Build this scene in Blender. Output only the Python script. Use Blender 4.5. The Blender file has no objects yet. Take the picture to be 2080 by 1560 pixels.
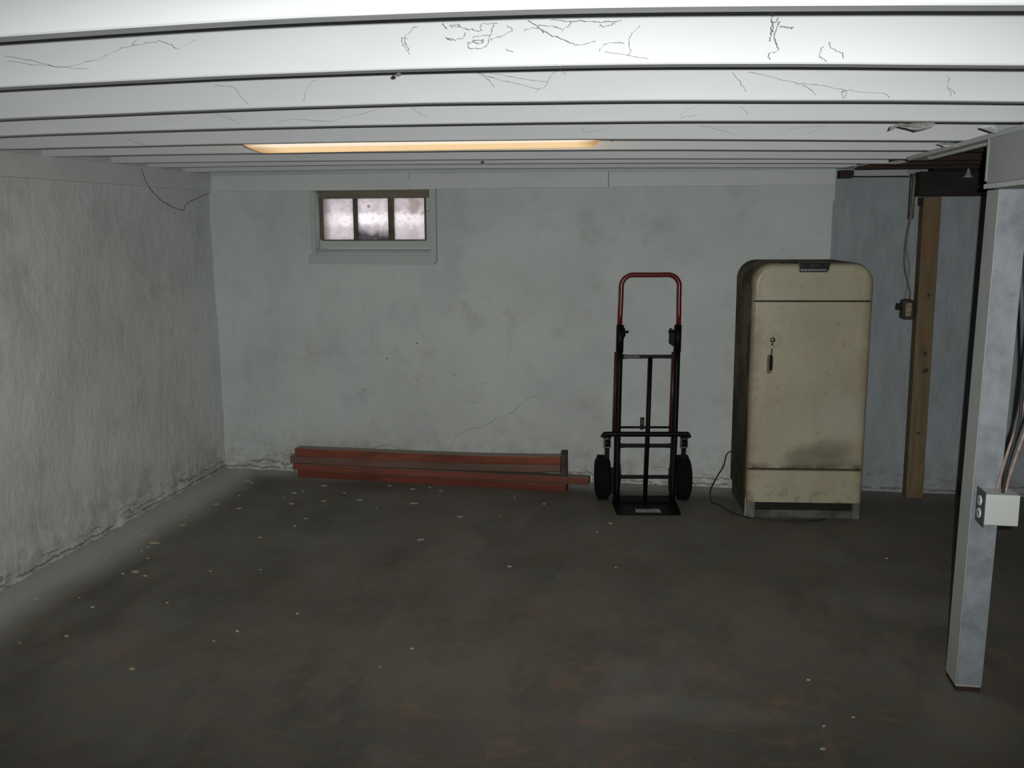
import bpy, bmesh, math, random
from mathutils import Vector, Matrix, noise as mnoise
random.seed(7)
PI = math.pi
S = bpy.context.scene
C = S.collection

# ---------------------------------------------------------------- camera, world, light, exposure
cd = bpy.data.cameras.new('camera')
cam = bpy.data.objects.new('camera', cd); C.objects.link(cam); S.camera = cam
yaw, pitch, roll = 0.16422, 0.16473, -0.00475
fw = Vector((-math.sin(yaw)*math.cos(pitch), math.cos(yaw)*math.cos(pitch), -math.sin(pitch)))
r0 = Vector((math.cos(yaw), math.sin(yaw), 0)); u0 = r0.cross(fw)
rr = r0*math.cos(roll)+u0*math.sin(roll); uu = -r0*math.sin(roll)+u0*math.cos(roll)
M = Matrix((rr, uu, -fw)).transposed().to_4x4()
CAM = Vector((3.21217, -6.4419, 1.75954))
M.translation = CAM
cam.matrix_world = M
cd.sensor_fit = 'HORIZONTAL'; cd.sensor_width = 36.0
cd.lens = 36.0*1950.0/2080.0
cd.clip_start = 0.02; cd.clip_end = 60

w = bpy.data.worlds.new('overcast_daylight'); S.world = w; w.use_nodes = True
bg = w.node_tree.nodes['Background']
bg.inputs[0].default_value = (0.94, 0.90, 0.93, 1); bg.inputs[1].default_value = 1.45

# the flash of the camera that took the photograph, a little above and right of its lens
fl = bpy.data.lights.new('camera_flash', 'SPOT')
fl.energy = 465; fl.color = (0.975, 0.99, 0.965)
fl.spot_size = math.radians(60); fl.spot_blend = 1.0; fl.shadow_soft_size = 0.008
flo = bpy.data.objects.new('camera_flash', fl); C.objects.link(flo)
FM = M.copy(); FM.translation = CAM + rr*0.055 + uu*0.032
flo.matrix_world = FM @ Matrix.Rotation(math.radians(0.3), 4, 'X') @ Matrix.Diagonal((2.65, 1.0, 1.0, 1.0))   # a flash throws a wide oval beam

vs = S.view_settings
vs.view_transform = 'Standard'; vs.look = 'None'; vs.exposure = 0.0; vs.gamma = 1.0
vs.use_curve_mapping = False
try:
    S.cycles.max_bounces = 6; S.cycles.diffuse_bounces = 4; S.cycles.glossy_bounces = 3
    S.cycles.transmission_bounces = 4; S.cycles.use_denoising = True
except Exception:
    pass

# ---------------------------------------------------------------- material helpers
class NT:
    """small node-tree writer"""
    def __init__(s, name):
        s.m = bpy.data.materials.new(name); s.m.use_nodes = True
        s.t = s.m.node_tree; s.b = s.t.nodes['Principled BSDF']; s.out = s.t.nodes['Material Output']
        tc = s.n('ShaderNodeTexCoord'); s.obj = tc.outputs['Object']
        g = s.n('ShaderNodeNewGeometry'); s.pos = g.outputs['Position']
    def n(s, ty, **k):
        nd = s.t.nodes.new(ty)
        for a, b in k.items(): setattr(nd, a, b)
        return nd
    def l(s, a, b): s.t.links.new(a, b)
    def set(s, sock, v):
        if isinstance(v, bpy.types.NodeSocket): s.l(v, sock)
        elif isinstance(v, (tuple, list)) and sock.type == 'RGBA' and len(v) == 3: sock.default_value = (*v, 1)
        else: sock.default_value = v
    def mp(s, sc=(1, 1, 1), loc=(0, 0, 0), rot=(0, 0, 0), co=None):
        nd = s.n('ShaderNodeMapping'); s.l(co or s.obj, nd.inputs[0])
        nd.inputs['Scale'].default_value = sc; nd.inputs['Location'].default_value = loc; nd.inputs['Rotation'].default_value = rot
        return nd.outputs[0]
    def noise(s, scale, detail=4, rough=0.55, co=None, dist=0.0):
        nd = s.n('ShaderNodeTexNoise'); s.l(co or s.obj, nd.inputs['Vector'])
        nd.inputs['Scale'].default_value = scale; nd.inputs['Detail'].default_value = detail
        nd.inputs['Roughness'].default_value = rough; nd.inputs['Distortion'].default_value = dist
        return nd.outputs['Fac']
    def ramp(s, v, a, b, lo=0.0, hi=1.0):
        nd = s.n('ShaderNodeMapRange'); nd.interpolation_type = 'SMOOTHSTEP'
        s.set(nd.inputs['Value'], v)
        for i, x in (('From Min', a), ('From Max', b), ('To Min', lo), ('To Max', hi)): s.set(nd.inputs[i], x)
        return nd.outputs[0]
    def ma(s, op, a, b=0.0, c=0.0):
        nd = s.n('ShaderNodeMath', operation=op)
        s.set(nd.inputs[0], a); s.set(nd.inputs[1], b)
        if op in ('MULTIPLY_ADD',): s.set(nd.inputs[2], c)
        return nd.outputs[0]
    def mix(s, f, a, b, mode='MIX'):
        nd = s.n('ShaderNodeMix', data_type='RGBA', blend_type=mode)
        s.set(nd.inputs['Factor'], f); s.set(nd.inputs['A'] if False else nd.inputs[6], a); s.set(nd.inputs[7], b)
        return nd.outputs[2]
    def sep(s, v):
        nd = s.n('ShaderNodeSeparateXYZ'); s.l(v, nd.inputs[0]); return nd.outputs
    def bump(s, h, strength=0.3, dist=0.01, prev=None):
        nd = s.n('ShaderNodeBump'); nd.inputs['Strength'].default_value = strength; nd.inputs['Distance'].default_value = dist
        s.l(h, nd.inputs['Height'])
        if prev is not None: s.l(prev, nd.inputs['Normal'])
        return nd.outputs[0]
    def fin(s, col, rough=0.6, metal=0.0, nrm=None, spec=0.5):
        s.set(s.b.inputs['Base Color'], col); s.set(s.b.inputs['Roughness'], rough); s.set(s.b.inputs['Metallic'], metal)
        s.b.inputs['Specular IOR Level'].default_value = spec
        if nrm is not None: s.l(nrm, s.b.inputs['Normal'])
        return s.m
    def spot(s, cx, cz, rx, rz, amp=0.25, sc=6.0, co=None, axes=(0, 2)):
        """soft-edged blob with a ragged outline in two object axes, 1 in the middle"""
        p = s.sep(co or s.obj)
        dx = s.ma('MULTIPLY', s.ma('SUBTRACT', p[axes[0]], cx), 1/rx)
        dz = s.ma('MULTIPLY', s.ma('SUBTRACT', p[axes[1]], cz), 1/rz)
        d = s.ma('SQRT', s.ma('ADD', s.ma('MULTIPLY', dx, dx), s.ma('MULTIPLY', dz, dz)))
        d = s.ma('ADD', d, s.ma('MULTIPLY', s.ma('SUBTRACT', s.noise(sc, 4), 0.5), amp*4))
        return s.ramp(d, 1.0, 0.35)

def plain(name, col, rough=0.6, metal=0.0, var=0.12, sc=20, bump=0.0):
    t = NT(name); n = t.noise(sc, 4)
    c = t.mix(t.ramp(n, 0.35, 0.7), col, tuple(x*(1-var*2) for x in col))
    return t.fin(c, rough, metal, t.bump(t.noise(sc*4, 3), bump, 0.004) if bump else None)

def plaster(name, base=(0.60, 0.625, 0.615), rot=0.0, bs=0.3, cracks=True, base_axis=0):
    t = NT(name)
    c = t.mix(t.ramp(t.noise(1.3, 5), 0.35, 0.7), base, tuple(x*0.88 for x in base))
    c = t.mix(t.ma('MULTIPLY', t.ramp(t.noise(3.1, 6, 0.65), 0.50, 0.74), 0.45), c, (0.36, 0.36, 0.345))
    c = t.mix(t.ma('MULTIPLY', t.ramp(t.noise(2.2, 5, 0.6, t.mp(loc=(7, 3, 2))), 0.50, 0.70), 0.28), c, (0.42, 0.45, 0.47))
    c = t.mix(t.ma('MULTIPLY', t.ramp(t.noise(38, 3), 0.66, 0.78), 0.22), c, (0.32, 0.30, 0.28))
    p = t.sep(t.pos)
    # rising dirt and a ragged crack line just above the floor
    low = t.ramp(p[2], 0.42, 0.0)
    c = t.mix(t.ma('MULTIPLY', t.ma('MULTIPLY', low, t.ramp(t.noise(9, 6, 0.7), 0.38, 0.66)), 0.6), c, (0.27, 0.24, 0.20))
    if cracks:
        for z0, amp, wd, sc, th in ((0.055, 0.16, 0.008, 5, 0.46), (0.02, 0.07, 0.009, 8, 0.40), (0.10, 0.22, 0.004, 4, 0.54)):
            nl = t.noise(sc, 7, 0.72)
            line = t.ma('ABSOLUTE', t.ma('SUBTRACT', p[2], t.ma('ADD', z0, t.ma('MULTIPLY', t.ma('SUBTRACT', nl, 0.5), amp))))
            k = t.ramp(line, wd, wd*0.3)
            k = t.ma('MULTIPLY', k, t.ramp(t.noise(3.3*sc/5, 3), th, th+0.05))
            c = t.mix(t.ma('MULTIPLY', k, 0.62), c, (0.09, 0.08, 0.065))
    st = t.mp((1.9, 1.9, 1.0), rot=(0.35, 0.35, rot))
    h = t.ma('ADD', t.ma('MULTIPLY', t.noise(5.0, 7, 0.66, st, 0.7), 1.6), t.ma('MULTIPLY', t.noise(30, 4), 0.22))
    return t.fin(c, 0.85, 0, t.bump(h, bs, 0.03), 0.25)

def white_paint(name, base=(0.80, 0.81, 0.80), dirt=0.25):
    t = NT(name)
    c = t.mix(t.ramp(t.noise(2.5, 5, co=t.mp((0.5, 2, 2))), 0.4, 0.75), base, tuple(x*0.93 for x in base))
    c = t.mix(t.ma('MULTIPLY', t.ramp(t.noise(12, 5, 0.7), 0.62, 0.8), dirt), c, (0.35, 0.34, 0.30))
    h = t.noise(14, 4, co=t.mp((0.25, 2, 2)))
    return t.fin(c, 0.6, 0, t.bump(h, 0.12, 0.01), 0.3)

def wood(name, a, b, sc=14, stretch=(0.12, 1, 1), rough=0.75, dirt=None, bump=0.25, dust=None):
    t = NT(name)
    g = t.noise(sc, 6, 0.6, t.mp(stretch), 1.2)
    c = t.mix(t.ramp(g, 0.3, 0.7), a, b)
    c = t.mix(t.ma('MULTIPLY', t.ramp(t.noise(5, 4, co=t.mp((0.6, 2, 2))), 0.5, 0.72), 0.6), c, dirt or tuple(x*0.5 for x in b))
    if dust:      # grey dust that has settled on the upward faces
        gn = t.n('ShaderNodeNewGeometry'); nn = t.sep(gn.outputs['Normal'])
        c = t.mix(t.ma('MULTIPLY', t.ramp(nn[2], 0.5, 0.9), 0.85), c, dust)
    return t.fin(c, rough, 0, t.bump(g, bump, 0.006), 0.3)

M_WB = plaster('whitewashed_plaster_back', (0.60, 0.635, 0.62), rot=0.4, bs=0.28)
M_WL = plaster('whitewashed_plaster_left', (0.63, 0.655, 0.645), rot=0.9, bs=0.34)
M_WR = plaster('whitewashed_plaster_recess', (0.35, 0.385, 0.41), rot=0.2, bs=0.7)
M_JO = white_paint('joist_paint', (0.575, 0.59, 0.60), 0.12)
M_TR = white_paint('trim_paint', (0.62, 0.645, 0.63), 0.30)
M_PO = white_paint('post_paint', (0.42, 0.44, 0.43), 0.25)
M_BARE = wood('bare_old_joist', (0.05, 0.025, 0.018), (0.022, 0.014, 0.011), 10)
M_BEAMD = wood('dark_header_wood', (0.024, 0.021, 0.017), (0.012, 0.011, 0.010), 10)
M_PINE = wood('weathered_pine', (0.225, 0.17, 0.095), (0.13, 0.09, 0.05), 16, (1, 1, 0.1), dirt=(0.17, 0.075, 0.045))
M_RED = wood('red_brown_lumber', (0.27, 0.082, 0.045), (0.15, 0.040, 0.024), 12, dirt=(0.09, 0.055, 0.03), dust=(0.30, 0.27, 0.24))
M_RED2 = wood('dark_red_brown_lumber', (0.20, 0.05, 0.028), (0.12, 0.028, 0.016), 10, dirt=(0.06, 0.035, 0.02), dust=(0.22, 0.2, 0.18))
M_RED3 = wood('worn_red_brown_lumber', (0.25, 0.075, 0.045), (0.15, 0.05, 0.032), 9, dirt=(0.10, 0.06, 0.045), dust=(0.24, 0.215, 0.19))
M_REDG = wood('greyed_lumber', (0.19, 0.115, 0.085), (0.12, 0.075, 0.058), 12, dirt=(0.16, 0.06, 0.045), dust=(0.26, 0.24, 0.21))
M_BLK = plain('black_powder_coat', (0.0035, 0.004, 0.004), 0.5, 0, 0.1, 30)
M_BLK.node_tree.nodes['Principled BSDF'].inputs['Specular IOR Level'].default_value = 0.16
M_TYRE = plain('black_rubber', (0.0055, 0.0055, 0.0055), 0.9, 0, 0.2, 30, 0.2)
M_TYRE.node_tree.nodes['Principled BSDF'].inputs['Specular IOR Level'].default_value = 0.15
M_REDT = plain('red_gloss_enamel', (0.13, 0.008, 0.010), 0.28, 0, 0.08, 12)
M_REDD = plain('dark_red_enamel', (0.07, 0.009, 0.008), 0.4, 0, 0.08, 12)
M_CHR = plain('chrome', (0.55, 0.57, 0.58), 0.18, 1.0, 0.1, 40)
M_GALV = plain('zinc_plate', (0.22, 0.23, 0.23), 0.4, 0.8, 0.2, 40)
M_DARK = plain('near_black_gap', (0.012, 0.011, 0.009), 0.9)
M_CORD = plain('black_cord', (0.02, 0.021, 0.018), 0.6)
M_TANC = plain('tan_cable_sheath', (0.30, 0.25, 0.20), 0.6)
M_GREYC = plain('grey_cable_sheath', (0.16, 0.145, 0.14), 0.7, 0, 0.2, 25)
M_PINKC = plain('painted_pinkish_cable', (0.40, 0.28, 0.24), 0.6, 0, 0.2, 30)
M_WEB = plain('dusty_web', (0.40, 0.40, 0.40), 0.95)
M_CRK = plain('crack_shadow_dirt', (0.13, 0.12, 0.11), 0.95)
M_CHIP_Y = plain('yellowed_paint_chip', (0.55, 0.47, 0.26), 0.7, 0, 0.15, 60)
M_CHIP_W = plain('white_paint_chip', (0.50, 0.51, 0.50), 0.7, 0, 0.15, 60)
M_CHIP_O = plain('orange_brown_chip', (0.42, 0.25, 0.17), 0.7, 0, 0.15, 60)

def floor_mat():
    t = NT('painted_concrete_floor')
    p = t.sep(t.pos)
    c = t.mix(t.ramp(t.noise(1.1, 6, 0.6), 0.35, 0.68), (0.162, 0.150, 0.128), (0.116, 0.108, 0.091))
    c = t.mix(t.ma('MULTIPLY', t.ramp(t.noise(2.3, 5, 0.6, t.mp((1, 0.45, 1), (3, 1, 0), (0, 0, 0.7))), 0.52, 0.72), 0.55), c, (0.20, 0.19, 0.168))
    c = t.mix(t.ma('MULTIPLY', t.ramp(t.noise(55, 3), 0.5, 0.75), 0.25), c, (0.07, 0.066, 0.057))
    c = t.mix(t.ma('MULTIPLY', t.ramp(t.noise(2.6, 5, 0.65, t.mp((1.0, 0.35, 1), (1, 7, 0), (0, 0, 1.1))), 0.50, 0.70), 0.55), c, (0.070, 0.068, 0.060))
    c = t.mix(t.ma('MULTIPLY', t.ramp(t.noise(16, 6, 0.75), 0.50, 0.72), 0.35), c, (0.19, 0.175, 0.15))
    # worn rust-coloured scuffs, denser towards the middle of the room
    area = t.ma('ADD', t.ramp(p[1], -1.2, -3.6, 0.35, 1.0), t.ramp(p[0], 1.0, 3.0, -0.35, 0.0))
    n1 = t.noise(7.0, 8, 0.78, t.mp((1.0, 0.6, 1), (0, 2, 0), (0, 0, 0.5)), 0.5)
    k = t.ma('MULTIPLY', t.ramp(n1, 0.50, 0.62), area)
    k = t.ma('MULTIPLY', k, t.ramp(t.noise(1.7, 3, co=t.mp(loc=(5, 5, 0))), 0.34, 0.58))
    c = t.mix(t.ma('MULTIPLY', k, 0.60), c, (0.235, 0.158, 0.10))
    n2 = t.noise(7.5, 6, 0.7, t.mp((0.5, 1.5, 1), (9, 2, 0), (0, 0, -0.4)), 1.0)
    c = t.mix(t.ma('MULTIPLY', t.ma('MULTIPLY', t.ramp(n2, 0.55, 0.68), area), 0.42), c, (0.28, 0.165, 0.10))
    # dusty pale smear
    for cx, cy, rx, ry, a in ((3.33, -3.1, 0.40, 0.15, 0.24), (2.25, -2.1, 0.25, 0.5, 0.14), (4.35, -2.0, .4, .2, .2)):
        c = t.mix(t.ma('MULTIPLY', t.spot(cx, cy, rx, ry, 0.3, 3, co=t.pos, axes=(0, 1)), a), c, (0.29, 0.28, 0.255))
    # whitewash overspray along the wall bases
    wob = t.ma('MULTIPLY', t.ma('SUBTRACT', t.noise(1.6, 4), 0.5), 0.22)
    kl = t.ramp(t.ma('ADD', p[0], wob), 0.47, 0.15)
    kb = t.ma('MULTIPLY', t.ramp(t.ma('ADD', p[1], t.ma('MULTIPLY', wob, 0.5)), -0.32, -0.02), t.ramp(p[0], 4.6, 3.2, 0.25, 1.0))
    k = t.ma('MAXIMUM', kl, t.ma('MULTIPLY', kb, 0.75))
    c = t.mix(t.ma('MULTIPLY', k, 0.95), c, (0.47, 0.48, 0.455))
    h = t.ma('ADD', t.noise(18, 5), t.ma('MULTIPLY', t.noise(90, 2), 0.3))
    return t.fin(c, t.ramp(t.noise(3, 4), 0.3, 0.7, 0.55, 0.8), 0, t.bump(h, 0.12, 0.01), 0.35)
M_FL = floor_mat()

# ---------------------------------------------------------------- mesh helpers
def link(name, me, m=None, parent=None, smooth=False):
    o = bpy.data.objects.new(name, me); C.objects.link(o)
    if m is not None: me.materials.append(m)
    if parent is not None: o.parent = parent
    if smooth:
        for p in me.polygons: p.use_smooth = True
    return o
def obj(name, bm, m=None, parent=None, smooth=False):
    bmesh.ops.recalc_face_normals(bm, faces=bm.faces)
    me = bpy.data.meshes.new(name); bm.to_mesh(me); bm.free()
    return link(name, me, m, parent, smooth)
def tag(o, label=None, cat=None, group=None, kind=None):
    for k, v in (('label', label), ('category', cat), ('group', group), ('kind', kind)):
        if v: o[k] = v
    return o
def empty(name, loc=(0, 0, 0), rz=0.0, rot=None):
    o = bpy.data.objects.new(name, None); C.objects.link(o); o.location = loc
    o.rotation_euler = rot or (0, 0, rz); o.empty_display_size = 0.1
    return o
def BM(): return bmesh.new()
def box(bm, x0, x1, y0, y1, z0, z1, bev=0.0, seg=2, mat=None):
    vs_ = [bm.verts.new(v) for v in ((x0, y0, z0), (x1, y0, z0), (x1, y1, z0), (x0, y1, z0), (x0, y0, z1), (x1, y0, z1), (x1, y1, z1), (x0, y1, z1))]
    fs = [bm.faces.new([vs_[i] for i in f]) for f in ((0, 3, 2, 1), (4, 5, 6, 7), (0, 1, 5, 4), (1, 2, 6, 5), (2, 3, 7, 6), (3, 0, 4, 7))]
    if bev:
        es = list({e for f in fs for e in f.edges})
        r = bmesh.ops.bevel(bm, geom=es, offset=bev, segments=seg, affect='EDGES', profile=0.5)
        vs_ = list({v for f in r['faces'] for v in f.verts} | {v for v in vs_ if v.is_valid})
    if mat is not None: bmesh.ops.transform(bm, matrix=mat, verts=[v for v in vs_ if v.is_valid])
    return bm
def abox(name, m, parent, x0, x1, y0, y1, z0, z1, bev=0.003):
    return obj(name, box(BM(), x0, x1, y0, y1, z0, z1, bev), m, parent)
def tube(bm, pts, r, seg=10, caps=True, rs=None):
    pts = [Vector(p) for p in pts]; n = len(pts); rings = []
    up = None
    for i, p in enumerate(pts):
        d = (pts[min(i+1, n-1)]-pts[max(i-1, 0)]).normalized()
        if up is None:
            up = Vector((0, 0, 1)) if abs(d.z) < 0.9 else Vector((0, 1, 0))
        a = d.cross(up).normalized(); b = a.cross(d).normalized(); up = b
        q = rs[i] if rs else r
        rings.append([bm.verts.new(p+a*math.cos(2*PI*k/seg)*q+b*math.sin(2*PI*k/seg)*q) for k in range(seg)])
    for i in range(n-1):
        for k in range(seg):
            bm.faces.new((rings[i][k], rings[i][(k+1) % seg], rings[i+1][(k+1) % seg], rings[i+1][k]))
    if caps:
        bm.faces.new(rings[0][::-1]); bm.faces.new(rings[-1])
    return bm
def smooth_path(pts, k=6):
    pts = [Vector(p) for p in pts]; out = []
    for i in range(len(pts)-1):
        p0, p1, p2, p3 = pts[max(i-1, 0)], pts[i], pts[i+1], pts[min(i+2, len(pts)-1)]
        for j in range(k):
            t = j/k
            out.append(0.5*((2*p1)+(p2-p0)*t+(2*p0-5*p1+4*p2-p3)*t*t+(3*p1-p0-3*p2+p3)*t*t*t))
    out.append(pts[-1]); return out
def lathe(bm, prof, origin=(0, 0, 0), axis='X', seg=28):
    """prof: list of (along axis, radius)"""
    o = Vector(origin); rings = []
    for a, r in prof:
        ring = []
        for k in range(seg):
            c, s_ = math.cos(2*PI*k/seg)*r, math.sin(2*PI*k/seg)*r
            v = {'X': (a, c, s_), 'Y': (c, a, s_), 'Z': (c, s_, a)}[axis]
            ring.append(bm.verts.new(o+Vector(v)))
        rings.append(ring)
    for i in range(len(rings)-1):
        for k in range(seg):
            bm.faces.new((rings[i][k], rings[i][(k+1) % seg], rings[i+1][(k+1) % seg], rings[i+1][k]))
    bm.faces.new(rings[0]); bm.faces.new(rings[-1][::-1])
    return bm
def prism(bm, poly, y0, y1, fillet=0.0, seg=4):
    """outline poly (x,z) counter-clockwise seen from -Y, extruded y0 (front) .. y1 (back), the front edge filleted"""
    n = len(poly); P = [Vector((x, 0, z)) for x, z in poly]
    nr = []
    for i in range(n):
        a = (P[i]-P[i-1]).normalized(); b = (P[(i+1) % n]-P[i]).normalized()
        na = Vector((-a.z, 0, a.x)); nb = Vector((-b.z, 0, b.x)); v = (na+nb)
        v = v/max(0.3, v.length_squared/2) if v.length > 1e-6 else na
        nr.append(v)
    area = sum(P[i].x*P[(i+1) % n].z-P[(i+1) % n].x*P[i].z for i in range(n))
    sg = 1 if area > 0 else -1
    rings = [[bm.verts.new((p.x, y1, p.z)) for p in P]]
    lv = [(0.0, y0+fillet)]+([(fillet*(1-math.cos(PI/2*k/seg)), y0+fillet-fillet*math.sin(PI/2*k/seg)) for k in range(1, seg+1)] if fillet else [])
    for ins, y in lv:
        rings.append([bm.verts.new((P[i].x+sg*nr[i].x*ins, y, P[i].z+sg*nr[i].z*ins)) for i in range(n)])
    for i in range(len(rings)-1):
        for k in range(n):
            bm.faces.new((rings[i][k], rings[i][(k+1) % n], rings[i+1][(k+1) % n], rings[i+1][k]))
    bm.faces.new(rings[0]); bm.faces.new(rings[-1])
    return bm
def rrect(x0, x1, z0, z1, rb=0.0, rt=0.0, k=8):
    out = []
    def corner(cx, cz, r, a0):
        if r <= 0: out.append((cx, cz)); return
        for j in range(k+1):
            a = a0+PI/2*j/k; out.append((cx+r*math.cos(a), cz+r*math.sin(a)))
    corner(x0+rb, z0+rb, rb, PI); corner(x1-rb, z0+rb, rb, 1.5*PI)
    corner(x1-rt, z1-rt, rt, 0); corner(x0+rt, z1-rt, rt, PI/2)
    return out
def flat_smooth(o, ang=40):
    me = o.data
    for p in me.polygons: p.use_smooth = True
    try: me.set_sharp_from_angle(angle=math.radians(ang))
    except Exception: pass
    return o

# ================================================================ SETTING
XR, YF = 7.2, -9.0
def nz(x, y, z, s): return mnoise.noise(Vector((x*s, y*s, z*s)))
def wall_off(a, z, seed):
    o = 0.010*nz(a, seed, z, 0.9)+0.006*nz(a, seed+5, z, 2.6)+0.0030*nz(a, seed+9, z, 7.0)+0.002*nz(a, seed+3, z, 17.0)
    k = max(0.0, 1-z/0.13)
    o += k*(0.010*nz(a, seed+20, z*2, 9.0)+0.009*nz(a, seed+30, z*3, 24.0)+0.006)
    return o
def frange(a, b, st, extra=()):
    n = max(1, round((b-a)/st)); v = [a+(b-a)*i/n for i in range(n+1)]
    for e in extra:
        if all(abs(e-q) > 1e-4 for q in v): v.append(e)
    return sorted(v)
def zgrid(extra=()): return sorted(set([round(-0.05+0.0125*i, 4) for i in range(17)]+[round(x, 4) for x in frange(0.20, 2.45, 0.045, extra)]))

def grid_wall(name, mat, A, Z, fn, hole=None):
    me = bpy.data.meshes.new(name); vs_, fs = [], []
    for a in A:
        for z in Z: vs_.append(fn(a, z))
    nzv = len(Z)
    for i in range(len(A)-1):
        for j in range(nzv-1):
            if hole and A[i] >= hole[0]-1e-4 and A[i+1] <= hole[1]+1e-4 and Z[j] >= hole[2]-1e-4 and Z[j+1] <= hole[3]+1e-4: continue
            fs.append((i*nzv+j, (i+1)*nzv+j, (i+1)*nzv+j+1, i*nzv+j+1))
    me.from_pydata(vs_, [], fs); me.update()
    return link(name, me, mat, None, True)
HX0, HX1, HZ0, HZ1 = 0.775, 1.592, 1.565, 1.995
STEP = 4.222
wb = grid_wall('wall_back', M_WB, frange(-0.12, STEP, 0.035, (HX0, HX1)), zgrid((HZ0, HZ1)),
               lambda a, z: (a, -wall_off(a, z, 0), z), (HX0, HX1, HZ0, HZ1))
tag(wb, kind='structure')
# window reveal, step and recessed length of the back wall
bm = BM()
for q in (((HX0, HZ0), (HX1, HZ0)), ((HX1, HZ0), (HX1, HZ1)), ((HX1, HZ1), (HX0, HZ1)), ((HX0, HZ1), (HX0, HZ0))):
    (xa, za), (xb, zb) = q
    bm.faces.new([bm.verts.new(v) for v in ((xa, -0.012, za), (xb, -0.012, zb), (xb, 0.20, zb), (xa, 0.20, za))])
obj('window_reveal', bm, M_WB, wb)
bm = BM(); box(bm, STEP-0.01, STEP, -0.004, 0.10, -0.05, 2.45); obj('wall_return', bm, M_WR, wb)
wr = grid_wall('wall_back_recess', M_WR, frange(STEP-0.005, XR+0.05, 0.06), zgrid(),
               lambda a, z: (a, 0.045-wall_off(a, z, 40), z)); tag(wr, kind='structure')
wl = grid_wall('wall_left', M_WL, frange(YF, 0.12, 0.045), zgrid(),
               lambda a, z: (wall_off(a, z, 80)*1.2, a, z)); tag(wl, kind='structure')
bm = BM(); box(bm, XR, XR+0.1, YF, 0.2, -0.05, 2.45); tag(obj('wall_right', bm, M_WR), kind='structure')
bm = BM(); box(bm, -0.1, XR+0.1, YF-0.1, YF, -0.05, 2.45); tag(obj('wall_front', bm, M_WR), kind='structure')
fv = []; me = bpy.data.meshes.new('floor')
XA = frange(-0.15, XR+0.1, 0.12); YA = frange(YF-0.1, 0.15, 0.12)
for x in XA:
    for y in YA: fv.append((x, y, 0.0))
ny = len(YA)
me.from_pydata(fv, [], [(i*ny+j, (i+1)*ny+j, (i+1)*ny+j+1, i*ny+j+1) for i in range(len(XA)-1) for j in range(ny-1)])
flr = link('floor', me, M_FL); tag(flr, kind='structure')

# cracks in the plaster, thin ragged gouges
CR = [[(1.67,0.152),(1.703,0.225),(1.739,0.279),(1.811,0.334),(1.969,0.385),(2.039,0.436),(2.144,0.473),(2.213,0.538),(2.275,0.588),(2.323,0.589),(2.35,0.559)],
      [(1.033,0.166),(1.144,0.188),(1.199,0.208),(1.254,0.217),(1.308,0.194),(1.362,0.17),(1.47,0.17)],
      [(0.017,0.474),(0.055,0.45),(0.09,0.41)],[(1.065,0.597),(1.139,0.627),(1.173,0.564)],[(1.92,0.669),(1.972,0.687)],[(1.814,0.545),(1.901,0.537)]]
def wall_strand(pts, rad, wobble, yoff=0.0008):
    bm = BM(); P = []
    for (x, z) in [(p.x, p.z) for p in smooth_path([(a, 0, b) for a, b in pts], 7)]:
        x += random.uniform(-1, 1)*wobble; z += random.uniform(-1, 1)*wobble
        P.append((x, -wall_off(x, z, 0)-yoff, z))
    tube(bm, P, rad, 5, rs=[rad*random.uniform(0.35, 1.25) for _ in P]); return bm
for i, c in enumerate(CR): obj('plaster_crack', wall_strand(c, (0.0009, 0.0016, .0008, .0011, .0009, .0008)[i], 0.004), M_CRK, wb)
# small holes / specks where plaster has popped
for (x, z, r) in ((1.476,0.947,0.016),(1.253,0.836,0.014),(1.463,0.687,0.011),(1.576,0.675,0.009),(1.739,0.727,0.011),(2.882,1.804,0.006),(0.493,0.791,0.006)):
    bm = BM(); n = 9
    y = -wall_off(x, z, 0)-0.0012
    ctr = bm.verts.new((x, y-0.001, z)); a0 = random.random()*6
    ring = [bm.verts.new((x+r*random.uniform(0.35, 1.1)*math.cos(a0+2*PI*k/n), y+0.002, z+0.55*r*random.uniform(0.35, 1.1)*math.sin(a0+2*PI*k/n))) for k in range(n)]
    for k in range(n): bm.faces.new((ctr, ring[k], ring[(k+1) % n]))
    obj('plaster_chip_hole', bm, M_CRK, wb)
# crumbled plaster lying along the wall bases: far too many to count
bm = BM()
def lump(bm, x, y, z, r):
    k = bmesh.ops.create_icosphere(bm, subdivisions=1, radius=r)
    s_ = (random.uniform(.6, 1.5), random.uniform(.6, 1.2), random.uniform(.35, .8))
    for v in k['verts']:
        v.co = Vector((v.co.x*s_[0], v.co.y*s_[1], v.co.z*s_[2]))*random.uniform(.75, 1.2)+Vector((x, y, z))
for i in range(520):
    a = random.uniform(-5.2, 0.0); r = random.uniform(0.002, 0.008)*(1.3 if random.random() < .12 else .8)
    lump(bm, wall_off(a, 0.01, 80)*1.2+abs(random.gauss(0, 0.014)), a, r*0.4, r)
for i in range(420):
    a = random.uniform(0.0, 4.2); r = random.uniform(0.002, 0.008)*(1.3 if random.random() < .12 else .8)
    lump(bm, a, -wall_off(a, 0.01, 0)-abs(random.gauss(0, 0.014)), r*0.4, r)
tag(obj('plaster_crumbs', bm, plain('crumbled_plaster', (0.40, 0.385, 0.35), 0.9, 0, 0.25, 30)), 'fine crumbs of fallen plaster along the wall bases', 'rubble', kind='stuff')

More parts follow.
